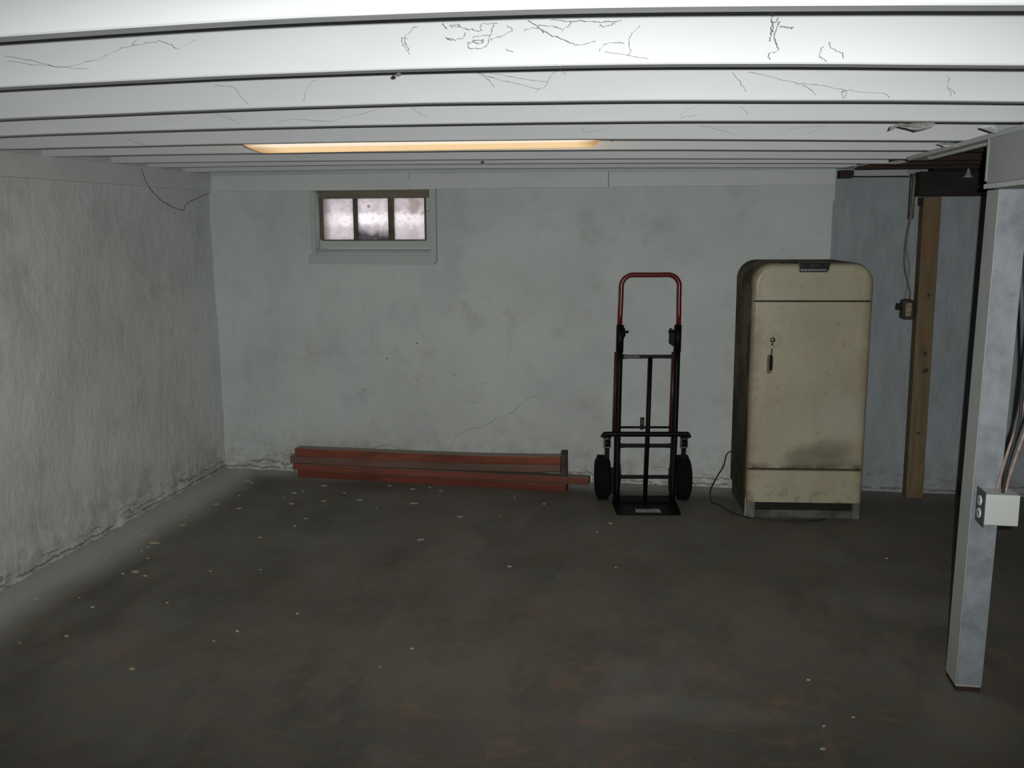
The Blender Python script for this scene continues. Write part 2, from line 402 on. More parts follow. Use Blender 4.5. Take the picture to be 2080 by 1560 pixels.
# ---- ceiling: boards above, painted joists below
bm = BM(); box(bm, -0.15, XR+0.1, YF-0.1, 0.3, 2.335, 2.40)
ceil = tag(obj('ceiling', bm, M_JO), kind='structure')
JH = 0.24
PROF = {  # bottom edge height along x, crowned as in the photograph
 -4.83: [(0, 2.05), (1.55, 2.081), (1.962, 2.091), (2.31, 2.101), (2.636, 2.106), (2.942, 2.105), (3.232, 2.098), (3.491, 2.088), (3.751, 2.078), (4.6, 2.05)],
 -4.265: [(0, 2.06), (0.9, 2.077), (1.548, 2.092), (2.0, 2.101), (2.446, 2.107), (2.855, 2.105), (3.241, 2.098), (3.586, 2.087), (3.933, 2.073), (4.6, 2.048)],
 -3.635: [(0, 2.067), (1.077, 2.094), (1.7, 2.104), (2.23, 2.110), (2.75, 2.107), (3.251, 2.098), (3.7, 2.087), (4.14, 2.072), (4.6, 2.058)],
 -3.075: [(0, 2.077), (0.656, 2.099), (1.4, 2.107), (2.037, 2.109), (2.65, 2.106), (3.261, 2.099), (3.8, 2.087), (4.237, 2.076), (4.6, 2.066)],
 -2.40: [(0, 2.107), (0.154, 2.109), (1.355, 2.112), (2.2, 2.109), (2.895, 2.103), (3.272, 2.096), (4.268, 2.071), (4.7, 2.062)],
 -1.825: [(0, 2.117), (1.092, 2.115), (2.0, 2.110), (2.851, 2.104), (4.304, 2.075), (4.7, 2.068)],
 -1.20: [(0, 2.121), (0.806, 2.118), (1.9, 2.111), (2.869, 2.103), (4.453, 2.076), (4.7, 2.07)],
 -0.80: [(0, 2.118), (1.5, 2.116), (3.021, 2.102), (4.2, 2.082), (4.7, 2.07)],
 -0.37: [(0, 2.112), (1.5, 2.112), (3.0, 2.100), (4.3, 2.082), (4.7, 2.07)],
}
def interp(tab, x):
    if x <= tab[0][0]: return tab[0][1]
    for (a, b), (c, d) in zip(tab, tab[1:]):
        if x <= c: return b+(d-b)*(x-a)/(c-a)
    return tab[-1][1]
def joist(name, mat, y0, th, tab, xa, xb, dz=0.0, sag=None):
    me = bpy.data.meshes.new(name); bm = BM()
    xs = frange(xa, xb, 0.12); rings = []
    ch = 0.003
    for x in xs:
        z = sum(interp(tab, x+d) for d in (-.3, -.15, 0, .15, .3))/5+dz+0.0010*nz(x, y0, 0, 3.0)
        if x > 4.22: z = max(z, 2.069)
        yy = y0+0.003*nz(x, y0, 7, 0.8)
        rings.append([bm.verts.new(v) for v in ((x, yy, 2.336), (x, yy, z+ch), (x, yy+ch, z), (x, yy+th-ch, z), (x, yy+th, z+ch), (x, yy+th, 2.336))])
    for i in range(len(xs)-1):
        for k in range(6): bm.faces.new((rings[i][k], rings[i][(k+1) % 6], rings[i+1][(k+1) % 6], rings[i+1][k]))
    bm.faces.new(rings[0]); bm.faces.new(rings[-1][::-1])
    return obj(name, bm, mat, ceil)
for y0, tab in PROF.items():
    th = 0.046
    end = {-2.40: 4.42, -1.825: 4.40, -1.20: 4.46, -0.80: 4.37, -0.37: 4.28}.get(y0, 6.8)
    joist('joist', M_JO, y0, th, tab, -0.02, end)
joist('joist', M_JO, -5.44, .046, [(0, 2.07), (2.5, 2.10), (5, 2.06)], -0.02, 6.8)
joist('joist', M_JO, -6.04, .046, [(0, 2.08), (2.5, 2.10), (5, 2.07)], -0.02, 6.8)
joist('joist', M_JO, -6.64, .046, [(0, 2.09), (2.5, 2.10), (5, 2.08)], -0.02, 6.8)
joist('joist', M_JO, -7.24, .046, [(0, 2.10), (5, 2.10)], -0.02, 6.8)
joist('joist', M_JO, -7.84, .046, [(0, 2.10), (5, 2.10)], -0.02, 6.8)
joist('joist', M_JO, -8.44, .046, [(0, 2.10), (5, 2.10)], -0.02, 6.8)
# lapped ends past the girder: the nearest still painted, the rest bare
joist('lapped_joist', M_PO, -2.350, .046, [(4, 2.073), (7, 2.073)], 4.27, 6.8)
for y0, xa in ((-1.775, 4.40), (-1.15, 4.50), (-0.752, 4.37), (-0.322, 4.22)):
    joist('bare_joist', M_BARE, y0 if y0 < -.5 else -.37, .046, [(4, 2.070), (7, 2.073)], xa if y0 < -.5 else 4.281, 6.8)

# ---- top boards on the walls
t1 = tag(empty('trim_1', (0, 0, 0)), kind='structure')
for xa, xb, z0, z1, d in ((0.014, 1.452, 1.995, 2.105, 0.020), (1.455, 2.792, 1.997, 2.10, 0.023), (2.796, 4.218, 1.997, 2.092, 0.020)):
    abox('plate_board', M_TR, t1, xa, xb, -0.012-d, 0.004, z0, z1, 0.002)
abox('plate_board', M_TR, t1, 0.80, 1.60, -0.040, -0.030, 2.015, 2.060, 0.001)
t2 = tag(empty('trim_2', (0, 0, 0)), kind='structure')
abox('plate_board', M_TR, t2, -0.004, 0.030, -2.25, -0.036, 2.0, 2.118, 0.002)
abox('plate_board', M_TR, t2, -0.004, 0.030, -6.9, -2.253, 2.0, 2.118, 0.002)

# ---- window
w1 = tag(empty('window_1', (0, 0, 0)), kind='structure')
M_WIN = white_paint('window_frame_paint', (0.47, 0.50, 0.485), 0.5)
M_MUN = wood('grimy_window_wood', (0.14, 0.13, 0.095), (0.07, 0.065, 0.05), 12, (1, 1, .3))
M_RAILT = wood('peeled_top_rail', (0.20, 0.175, 0.13), (0.13, 0.12, 0.09), 9)
abox('casing_board', M_WIN, w1, 0.742, 0.776, -0.030, 0.0, 1.548, 1.993, 0.002)
abox('casing_board', M_WIN, w1, 1.590, 1.634, -0.034, 0.0, 1.506, 2.004, 0.002)
o = abox('casing_board', M_WIN, w1, 0.718, 1.616, -0.042, 0.002, 1.500, 1.562, 0.003); o.rotation_euler = (0, 0.004, 0)
abox('sash_stile', M_MUN, w1, 0.772, 0.805, 0.035, 0.085, 1.60, 1.997)
abox('sash_stile', M_WIN, w1, 1.549, 1.594, 0.035, 0.085, 1.60, 1.975)
abox('sash_rail', M_RAILT, w1, 0.772, 1.594, 0.034, 0.085, 1.941, 1.999)
abox('window_stop', M_MUN, w1, 1.537, 1.549, 0.030, 0.085, 1.655, 1.945)
abox('window_stop', M_WIN, w1, 0.776, 0.786, -0.02, 0.034, 1.60, 1.985)
abox('window_stop', M_MUN, w1, 0.80, 1.545, 0.031, 0.05, 1.652, 1.6605, 0.001)
abox('sash_rail', M_WIN, w1, 0.772, 1.594, 0.034, 0.085, 1.600, 1.659)
bm = BM()
pr = [(0.0, 1.563), (0.034, 1.563), (0.034, 1.600), (0.0, 1.574)]
for s_ in (0.776, 1.590): pass
va = [bm.verts.new((0.776, y-0.012, z)) for y, z in pr]; vb = [bm.verts.new((1.590, y-0.012, z)) for y, z in pr]
for k in range(4): bm.faces.new((va[k], va[(k+1) % 4], vb[(k+1) % 4], vb[k]))
bm.faces.new(va); bm.faces.new(vb[::-1]); obj('window_sill', bm, M_WIN, w1)
for xa, xb in ((1.027, 1.057), (1.278, 1.318)):
    abox('muntin', M_MUN, w1, xa, xb, 0.040, 0.080, 1.655, 1.945)
def pane_mat():
    t = NT('dirty_glass_painted_daylight'); p = t.sep(t.obj)
    n = t.noise(9, 6, 0.65)
    c = t.mix(t.ramp(n, 0.3, 0.7), (0.50, 0.455, 0.47), (0.72, 0.67, 0.68))
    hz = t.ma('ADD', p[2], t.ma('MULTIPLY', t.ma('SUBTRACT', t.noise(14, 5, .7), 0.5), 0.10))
    c = t.mix(t.ma('MULTIPLY', t.ma('MULTIPLY', t.ramp(hz, 1.72, 1.80), t.ramp(hz, 1.86, 1.82)), .7), c, (1.0, 0.97, 0.96))  # bright band of daylight painted across the panes
    c = t.mix(t.spot(1.115, 1.806, 0.12, 0.05, 0.2, 18), c, (1.0, 1.0, 1.0))  # glaring daylight patch painted into the middle pane
    c = t.mix(t.ma('MULTIPLY', t.spot(0.965, 1.80, 0.07, 0.06, 0.3, 15), .9), c, (0.92, 0.88, 0.88))  # weaker bright patch painted into the left pane
    # soil and dead leaves piled against the middle pane outside
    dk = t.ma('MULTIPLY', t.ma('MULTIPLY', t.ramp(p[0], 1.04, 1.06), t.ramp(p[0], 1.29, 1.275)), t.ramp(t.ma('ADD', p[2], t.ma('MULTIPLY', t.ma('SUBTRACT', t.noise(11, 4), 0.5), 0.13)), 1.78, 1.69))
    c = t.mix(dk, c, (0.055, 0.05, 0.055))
    c = t.mix(t.ma('MULTIPLY', t.ramp(t.ma('ADD', p[0], t.ma('MULTIPLY', t.noise(8), .03)), .89, .82), .8), c, (0.20, 0.15, 0.15))
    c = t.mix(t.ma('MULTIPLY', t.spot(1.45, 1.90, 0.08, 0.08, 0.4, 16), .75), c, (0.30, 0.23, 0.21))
    c = t.mix(t.spot(1.135, 1.888, 0.018, 0.012, 0.3, 60), c, (0.25, 0.22, 0.22))
    c = t.mix(t.ma('MULTIPLY', t.ramp(t.noise(34, 5, .7), 0.50, 0.68), 0.5), c, (0.34, 0.30, 0.31))
    tr = t.n('ShaderNodeBsdfTranslucent'); t.l(c, tr.inputs[0])
    gl = t.n('ShaderNodeBsdfGlossy'); gl.inputs['Roughness'].default_value = 0.15
    mx = t.n('ShaderNodeMixShader'); mx.inputs[0].default_value = 0.04
    t.l(tr.outputs[0], mx.inputs[1]); t.l(gl.outputs[0], mx.inputs[2]); t.l(mx.outputs[0], t.out.inputs[0])
    return t.m
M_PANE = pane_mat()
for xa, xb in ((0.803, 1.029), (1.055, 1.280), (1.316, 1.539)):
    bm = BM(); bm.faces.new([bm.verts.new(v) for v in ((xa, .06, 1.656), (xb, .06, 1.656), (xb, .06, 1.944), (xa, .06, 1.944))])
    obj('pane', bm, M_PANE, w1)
obj('twig', tube(BM(), smooth_path([(1.515, 0.03, 1.827), (1.53, 0.026, 1.842), (1.553, 0.024, 1.848), (1.575, 0.02, 1.852)], 3), 0.0022, 5), M_CRK, w1)

# ================================================================ BEAMS AND POSTS
g = tag(empty('girder', (4.36, -4.9, 1.88)), 'long boxed girder painted pale grey, running over the white post', 'beam')
def gb(name, m, *a, bev=0.003): o = abox(name, m, None, *a, bev); o.parent = g; o.location = (-4.36, 4.9, -1.88); return o
gb('casing_board', M_PO, 4.289, 4.31, -8.9, -2.80, 1.892, 2.047)
gb('casing_board', M_PO, 4.31, 4.47, -8.9, -2.795, 1.892, 1.91)
gb('girder_core', M_BARE, 4.312, 4.47, -8.9, -2.81, 1.912, 2.043)
gb('cap_strip', M_TR, 4.283, 4.47, -8.9, -2.79, 1.874, 1.891)
gb('end_board', M_PO, 4.289, 4.47, -2.795, -2.775, 1.90, 2.045)
gb('ledger_board', M_TR, 4.30, 4.40, -8.9, -1.55, 2.048, 2.066)
gb('ledger_board', M_TR, 4.335, 4.355, -8.9, -1.80, 2.036, 2.0475)

p = tag(empty('support_post', (4.36, -2.73, 0)), 'white painted square post with patchy paint, carrying the outlet box', 'post')
def leanpost(bm, x0, x1, y0, y1, z0, z1, dx0, dx1, bev=0.003):
    n0 = len(bm.verts); box(bm, x0, x1, y0, y1, z0, z1, bev)
    for v in bm.verts:
        t = (v.co.z-z0)/(z1-z0); f_ = 0 if v.co.x < (x0+x1)/2 else 1
        v.co.x += t*(dx1 if f_ else dx0)
    return bm
def post_front():
    t = NT('post_patchy_front'); n = t.noise(7, 6, .65)
    c = t.mix(t.ramp(n, .35, .65), (0.26, 0.285, 0.31), (0.165, 0.18, 0.20))
    c = t.mix(t.ma('MULTIPLY', t.ramp(t.noise(3, 4, co=t.mp((2, 1, .7))), .45, .65), .5), c, (0.33, 0.35, 0.375))
    c = t.mix(t.ma('MULTIPLY', t.ramp(t.noise(5, 5, .7, t.mp(loc=(4, 0, 0))), .58, .7), .5), c, (0.15, 0.14, 0.135))
    return t.fin(c, .5, 0, t.bump(n, .15, .01), .4)
o = obj('post_core', leanpost(BM(), -0.047, 0.045, -0.069, 0.065, 0.018, 1.873, 0.020, 0.028), M_PO, p)
o = obj('front_board', leanpost(BM(), -0.0455, 0.0445, -0.0745, -0.0685, 0.028, 1.871, 0.021, 0.027, 0.001), post_front(), p)
abox('rusty_foot', plain('rust_dark', (0.035, 0.018, 0.012), .9), p, -0.047, 0.043, -0.070, 0.062, 0, 0.019, 0.002)

# wooden post near the back wall and the dark header over it
def knots():
    t = NT('pine_post'); g_ = t.noise(14, 6, 0.6, t.mp((1, 1, .1)), 1.2)
    c = t.mix(t.ramp(g_, .3, .7), (0.20, 0.155, 0.085), (0.13, 0.095, 0.05))
    c = t.mix(t.ma('MULTIPLY', t.ramp(t.noise(2.2, 3), .5, .65), .5), c, (0.19, 0.085, 0.045))
    for kz, kx, r in ((.945, 0.012, .016), (.84, .024, .018), (.83, .008, .012), (.43, 0.0, .012), (1.31, .01, .012)):
        c = t.mix(t.ma('MULTIPLY', t.spot(kx, kz, r, r*1.3, .12, 60), .9), c, (0.035, 0.025, 0.015))
    return t.fin(c, .75, 0, t.bump(g_, .2, .006), .3)
wp = tag(empty('timber_post', (4.793, -0.045, 0)), 'bare brown timber post with knots, close to the back wall', 'post')
o = obj('post_shaft', box(BM(), -0.052, 0.052, -0.055, 0.050, 0, 1.914, 0.004), knots(), wp)
wp.rotation_euler = (0, -0.004, 0)
abox('black_bracket', M_DARK, wp, -0.080, -0.054, -0.05, -0.03, 1.862, 1.912, 0.002)
hb = tag(empty('header_beam', (5.8, -0.05, 1.918)), 'nearly black header beam on top of the bare timber post', 'beam')
abox('beam_face', M_BEAMD, hb, -1.105, 1.2, -0.10, 0.05, 0, 0.148, 0.004)
abox('beam_top_plank', M_BEAMD, hb, -1.03, 1.2, -0.085, 0.05, 0.15, 0.40, 0.004)
# small things in the dark corner
bm = BM(); lathe(bm, [(0, .004), (-.03, .008), (-.055, .016), (-.073, .027), (-.075, .024)], (4.955, -0.19, 2.098), 'Z', 16)
tag(obj('pendant_cone', bm, plain('dusty_porcelain', (0.34, 0.34, 0.34), .5), None, True), 'small pale cone hanging in front of the dark header', 'socket')
tag(obj('pale_rod', tube(BM(), [(4.72, -0.392, 2.094), (4.92, -0.392, 2.098)], .006, 8), plain('pale_rod_paint', (0.42, 0.43, 0.38), .6)), 'thin pale rod lying level against the dark joists', 'rod')
tag(obj('bare_block', box(BM(), 4.236, 4.315, -0.075, 0.03, 2.036, 2.083, .003), M_BARE), 'short dark wood block at the right end of the wall boards', 'block')
tag(obj('level_cable', tube(BM(), smooth_path([(4.316, -0.035, 2.045), (4.45, -0.03, 2.043), (4.58, -0.032, 2.042), (4.655, -0.04, 2.040)], 4), .0045, 6), M_CORD), 'thin black cable running level below the joists', 'cable')
tag(abox('painted_rail', M_PO, None, 4.33, 4.65, -0.012, 0.05, 2.048, 2.088, .002), 'pale painted rail above the thin level cable', 'rail')

# outlet on the wall with its feed cables
ob = tag(empty('wall_outlet', (4.69, -0.03, 1.155)), 'old metal outlet box with tan receptacle hanging beside the timber post', 'outlet')
o = obj('metal_box', prism(BM(), rrect(-0.036, 0.034, 0.0, 0.125, .014, .014, 4), -0.045, 0.03, .004, 2), plain('rusty_box', (0.045, 0.04, 0.028), .6, .3, .3, 30), ob)
o = obj('receptacle', prism(BM(), rrect(-0.018, 0.018, 0.02, 0.108, .010, .010, 4), -0.055, -0.043, .003, 2), plain('tan_bakelite', (0.30, 0.25, 0.15), .5), ob)
for z in (.045, .083):
    for x in (-.007, .007): abox('slot', M_DARK, o, x-.0015, x+.0015, -.0562, -.0545, z-.006, z+.006, 0)
o = abox('side_tab', M_DARK, ob, -0.082, -0.034, -0.03, -0.015, 0.052, 0.094, .002); o.rotation_euler = (0, 0.12, 0)
for nm, pts, r, m, lb in (('feed_cable', [(4.665,-.05,2.035),(4.667,-.05,1.95),(4.670,-.05,1.80),(4.660,-.048,1.72),(4.652,-.048,1.62),(4.655,-.048,1.50),(4.672,-.048,1.42),(4.690,-.048,1.36),(4.700,-.048,1.325),(4.697,-.05,1.283)], .0052, M_GREYC, 'left grey feed cable twisting down the wall to the old outlet'),
                      ('feed_cable', [(4.690,-.03,2.04),(4.688,-.03,1.95),(4.682,-.03,1.80),(4.672,-.03,1.70),(4.668,-.03,1.58),(4.685,-.03,1.52),(4.690,-.03,1.45),(4.684,-.03,1.38),(4.682,-.03,1.33),(4.675,-.032,1.283)], .0048, M_TANC, 'right tan feed cable twisting down the wall to the old outlet')):
    tag(obj(nm, tube(BM(), smooth_path(pts, 5), r, 7), m, None, True), lb, 'cable', 'cables feeding the old outlet')
tag(obj('furring_strip', box(BM(), 4.672, 4.700, -0.022, 0.028, 1.78, 2.06, .003), wood('stained_strip', (0.10, .09, .065), (.06, .05, .04), 16, (1, 1, .1))), 'short stained wood strip behind the feed cables', 'strip')

# outlet box on the white post
pb = tag(empty('post_outlet', (4.385, -2.805, 0.683)), 'white outlet box with two receptacles, mounted low on the painted post', 'outlet')
M_BOX = white_paint('outlet_box_paint', (0.52, 0.54, 0.51), .15)
abox('box_body', M_BOX, pb, -0.047, 0.068, -0.092, 0.0, 0.004, 0.118, .003)
o = abox('side_plate', plain('slate_plate', (0.07, .085, .09), .5), pb, -0.051, -0.047, -0.094, 0.004, -0.004, 0.124, .001)
for z in (.036, .083):
    bm = BM(); lathe(bm, [(0, .019), (-.004, .018)], (-0.051, -0.045, z), 'X', 16)
    oo = obj('receptacle', bm, plain('white_bakelite', (0.66, 0.66, 0.66), .4), pb)
    for yy in (-.052, -.038): abox('slot', M_DARK, oo, -.0562, -.0548, yy-.001, yy+.001, z-.004, z+.006, 0)
abox('bottom_clamp', M_DARK, pb, 0.022, 0.060, -0.06, -0.01, -0.006, 0.004, .001)
CA = [([(4.392,-2.84,.801),(4.395,-2.845,.84),(4.403,-2.85,.90),(4.420,-2.85,.975),(4.438,-2.85,1.04),(4.452,-2.85,1.11),(4.458,-2.85,1.20),(4.462,-2.84,1.5),(4.462,-2.84,1.87)], .0048, M_PINKC, 'left pinkish cable rising from the white outlet box'),
      ([(4.404,-2.862,.801),(4.407,-2.865,.85),(4.412,-2.87,.91),(4.425,-2.87,.985),(4.437,-2.87,1.07),(4.443,-2.86,1.16),(4.446,-2.86,1.27),(4.442,-2.85,1.37),(4.432,-2.84,1.51),(4.428,-2.82,1.61),(4.434,-2.815,1.75),(4.440,-2.813,1.87)], .0060, M_CORD, 'black middle cable rising from the white outlet box beside the post'),
      ([(4.421,-2.84,.801),(4.427,-2.85,.86),(4.440,-2.855,.925),(4.460,-2.86,1.02),(4.485,-2.86,1.13),(4.50,-2.86,1.3),(4.505,-2.85,1.6),(4.505,-2.84,1.87)], .0052, M_PINKC, 'right pinkish cable rising from the white outlet box')]
for pts, r, m, lb in CA:
    tag(obj('riser_cable', tube(BM(), smooth_path(pts, 6), r, 8), m, None, True), lb, 'cable', 'cables rising from the white outlet box')

# ================================================================ CEILING LAMP
lp = tag(empty('ceiling_lamp', (2.13, -2.10, 2.10)), 'long warm glowing fluorescent lamp set between two white joists', 'lamp')
def lens_mat():
    t = NT('glowing_lens'); p_ = t.sep(t.obj)
    e = t.ma('MULTIPLY', t.ramp(t.ma('ADD', p_[0], t.ma('MULTIPLY', p_[1], .22)), -0.93, -0.66), t.ramp(p_[0], 0.80, 0.64))
    c = t.mix(e, (0.36, 0.16, 0.06), (0.93, 0.66, 0.36))
    band = t.ramp(p_[1], -0.13, -0.17)
    c = t.mix(t.ma('MULTIPLY', band, e), c, (1.0, 0.86, 0.68))
    b2 = t.ma('MULTIPLY', t.ramp(p_[1], 0.12, 0.17), e)
    c = t.mix(t.ma('MULTIPLY', b2, .7), c, (1.0, 0.78, 0.46))
    b3 = t.ma('MULTIPLY', t.ma('MULTIPLY', t.ramp(p_[1], .04, .07), t.ramp(p_[1], .11, .08)), e)
    c = t.mix(t.ma('MULTIPLY', b3, .7), c, (0.80, 0.47, 0.21))
    em = t.n('ShaderNodeEmission'); t.l(c, em.inputs[0]); em.inputs[1].default_value = 1.0
    t.l(em.outputs[0], t.out.inputs[0]); return t.m
bm = BM()
LX0, LX1 = -0.872, 0.800
xs = [LX0+(LX1-LX0)*i/60 for i in range(61)]; prof = [(-0.235, 0.085), (-0.23, 0.03), (-0.205, 0.010), (-0.10, 0.0), (0.10, 0.0), (0.205, 0.008), (0.235, 0.03), (0.24, 0.085)]
rings = []
for x in xs:
    d = min(x-LX0, (LX1-x)*2.2); k = 1.0 if d > .10 else max(0.0, math.sin(PI/2*min(1, max(0, d)/.10)))**.6
    kz = max(.12, k); ky = 0.72+.28*k
    tx = (x-LX0)/(LX1-LX0)
    rings.append([bm.verts.new((x-(0.105*(1-tx)+0.045*tx)*(y+.235)/.47, 0.005+y*ky, 0.085-(0.085-z)*kz)) for y, z in prof])
for i in range(60):
    for j in range(7): bm.faces.new((rings[i][j], rings[i][j+1], rings[i+1][j+1], rings[i+1][j]))
bm.faces.new(rings[0]); bm.faces.new(rings[-1][::-1])
flat_smooth(obj('lens', bm, lens_mat(), lp), 50)
abox('lamp_housing', M_TR, lp, -0.80, 0.74, -0.22, 0.22, 0.086, 0.14, .003)
abox('end_clip', M_CHR, lp, 0.818, 0.823, -0.10, -0.06, 0.012, 0.06, .001)

# ================================================================ FRIDGE
fr = tag(empty('refrigerator', (4.027, -0.657, 0), math.radians(5.5)), 'old cream refrigerator with rounded top, rusty edges and a lever handle', 'refrigerator')
def enamel(name, door=False, side=False):
    t = NT(name); p_ = t.sep(t.obj)
    c = t.mix(t.ramp(t.noise(3, 5), .35, .7), (0.45, 0.415, 0.30), (0.38, 0.345, 0.245))
    edge = t.ramp(t.ma('ADD', t.ma('ABSOLUTE', p_[0]), t.ma('MULTIPLY', t.ma('SUBTRACT', t.noise(9, 5), .5), .12)), .27, .36)
    c = t.mix(t.ma('MULTIPLY', edge, .75), c, (0.24, 0.16, 0.095))
    c = t.mix(t.ma('MULTIPLY', t.ramp(t.noise(24, 5, .7), .54, .70), .4), c, (0.24, .175, .105))
    c = t.mix(t.ma('MULTIPLY', t.ramp(t.noise(5, 6, .75, t.mp((1, 1, .6), (3, 3, 3))), .52, .68), .35), c, (0.34, .24, .16))
    if door:
        c = t.mix(t.ma('MULTIPLY', t.spot(.20, .63, .17, .20, .2, 4), .45), c, (0.45, .46, .43))
        c = t.mix(t.ma('MULTIPLY', t.spot(.05, .375, .27, .12, .3, 5), .62), c, (0.13, .118, .085))
        c = t.mix(t.ma('MULTIPLY', t.spot(.14, .43, .16, .09, .3, 7), .5), c, (0.17, .155, .12))
        c = t.mix(t.ma('MULTIPLY', t.ramp(p_[2], .36, .31), t.ramp(t.noise(7), .4, .6)), c, (0.13, .10, .065))
    low = t.ramp(p_[2], .30, .10)
    c = t.mix(t.ma('MULTIPLY', low, t.ramp(t.noise(8, 5, .7), .48, .62, 0, .6)), c, (0.15, .13, .085))
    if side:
        c = t.mix(.7, c, (0.10, 0.078, 0.052))  # shade of the cabinet side painted into the enamel
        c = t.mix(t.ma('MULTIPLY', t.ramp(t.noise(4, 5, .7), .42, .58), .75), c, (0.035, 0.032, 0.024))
        c = t.mix(t.ramp(p_[2], 1.2, .3, 0, .7), c, (0.035, 0.03, 0.02))  # painted shade deepens towards the floor
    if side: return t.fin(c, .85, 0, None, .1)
    return t.fin(c, t.ramp(t.noise(6), .3, .7, .28, .5), 0, t.bump(t.noise(5, 2), .04, .02), .45)
ME, MD, MS_ = enamel('cream_enamel'), enamel('cream_enamel_door', True), enamel('shaded_stained_enamel', side=True)
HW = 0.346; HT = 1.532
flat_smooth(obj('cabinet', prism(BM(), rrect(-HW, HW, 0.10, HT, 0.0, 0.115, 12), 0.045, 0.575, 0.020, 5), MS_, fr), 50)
obj('cabinet_seal', prism(BM(), rrect(-HW+.022, HW-.022, 0.11, HT-.03, 0, .10, 8), 0.030, 0.05), M_DARK, fr)
def frontpanel(name, z0, z1, rt, m, fil=0.022):
    o = obj(name, prism(BM(), rrect(-HW+.004, HW-.004, z0, z1, 0.0, rt, 12), 0.0, 0.040, fil, 6), m, fr)
    return flat_smooth(o, 35)
def panel(name, z0, z1, rt, m, fz=0.004, fx=0.026):
    """front panel: big round-over on the outer sides, tight seams top and bottom"""
    pts = rrect(-HW+.004, HW-.004, z0, z1, 0.0, rt, 14); bm = BM(); seg = 7; n = len(pts)
    rings = [[bm.verts.new((x, 0.044, z)) for x, z in pts]]
    for k in range(seg+1):
        a = PI/2*k/seg; rr_ = []
        for x, z in pts:
            ix = fx*(1-math.cos(a)); top = (z1 > 1.4)
            nx = x*(1-ix/HW)
            if z > (z0+z1)/2: nz_ = z-(fx*(1-math.cos(a)) if top else fz*(1-math.cos(a)))
            else: nz_ = z+fz*(1-math.cos(a))
            rr_.append(bm.verts.new((nx, fx*(1-math.sin(a)), nz_)))
        rings.append(rr_)
    for i in range(len(rings)-1):
        for k in range(n): bm.faces.new((rings[i][k], rings[i][(k+1) % n], rings[i+1][(k+1) % n], rings[i+1][k]))
    bm.faces.new(rings[0]); bm.faces.new(rings[-1])
    return flat_smooth(obj(name, bm, m, fr), 35)
panel('header_panel', 1.3135, HT-.006, 0.112, ME)
dr = panel('door', 0.3095, 1.309, 0.0, MD)
panel('lower_panel', 0.098, 0.300, 0.0, ME)
# chrome strip added for the seam's highlight, and door hardware (sub-parts of the door)
def sub(name, bm, m, smooth=False): return obj(name, bm, m, dr, smooth)
sub('seam_highlight', box(BM(), -HW+.03, -0.06, -0.002, 0.003, 1.3088, 1.3122, .0008), M_CHR)
HXP, HZP = -0.223, 1.088
bm = BM(); lathe(bm, [(0.001, .050), (-.003, .049), (-.004, .045), (-.004, .004)], (HXP, 0, HZP), 'Y', 36); sub('handle_rose', bm, MD, False)
bm = BM(); bmesh.ops.create_uvsphere(bm, u_segments=20, v_segments=14, radius=.0165, matrix=Matrix.Translation((HXP-.004, -.024, HZP))); tube(bm, [(HXP-.004, 0, HZP), (HXP-.004, -.015, HZP)], .008, 12); sub('pivot_ball', bm, M_CHR, True)
sub('handle_lever', tube(BM(), [(HXP-.004, -.026, HZP-.012), (HXP-.006, -.027, HZP-.05), (HXP-.008, -.026, HZP-.10)], .005, 10, rs=[.0065, .004, .005]), M_CHR, True)
sub('handle_recess', prism(BM(), rrect(HXP-.026, HXP+.002, .886, .998, .012, .012, 6), -.004, .002, .002, 2), plain('worn_tan_recess', (0.16, .115, .07), .6))
sub('handle_grip', prism(BM(), rrect(HXP-.014, HXP+.001, .908, .995, .006, .006, 5), -.034, -.008, .004, 3), M_BLK)
# badge wrapping the top edge
M_BDG = plain('tarnished_dark_chrome', (0.05, 0.055, 0.055), .3, .7, .2, 50)
bm = BM(); pts = [(-.094, 1.535), (-.088, 1.487), (-.080, 1.4795), (.070, 1.4795), (.078, 1.487), (.088, 1.535)]
prism(bm, pts, -0.010, 0.035, .004, 3); bd = obj('badge', bm, M_BDG, fr)
obj('badge_bar', prism(BM(), rrect(-.080, .072, 1.4835, 1.5005, .005, .005, 4), -0.0165, -0.008, .004, 3), M_GALV, bd)
bm = BM()
for i in range(22):
    if i == 11: continue
    x = -.066+.0058*i; hh = random.uniform(.002, .0042)
    box(bm, x, x+.0032, -.0174, -.0162, 1.4925-hh, 1.4925+hh)
obj('badge_lettering', bm, plain('worn_letters', (0.30, .32, .33), .4, .6), bd)
bm = BM(); tube(bm, smooth_path([(-.022, -.0115, 1.522), (-.014, -.0125, 1.517), (-.007, -.0115, 1.5235)], 4), .0018, 6)
tube(bm, smooth_path([(.0, -.0115, 1.5235), (.010, -.0125, 1.517), (.020, -.0115, 1.522)], 4), .0018, 6); tube(bm, [(-.005, -.0125, 1.512), (-.002, -.0125, 1.508)], .0022, 6)
obj('badge_emblem', bm, plain('olive_gilt', (0.20, .19, .06), .5, .3), bd)
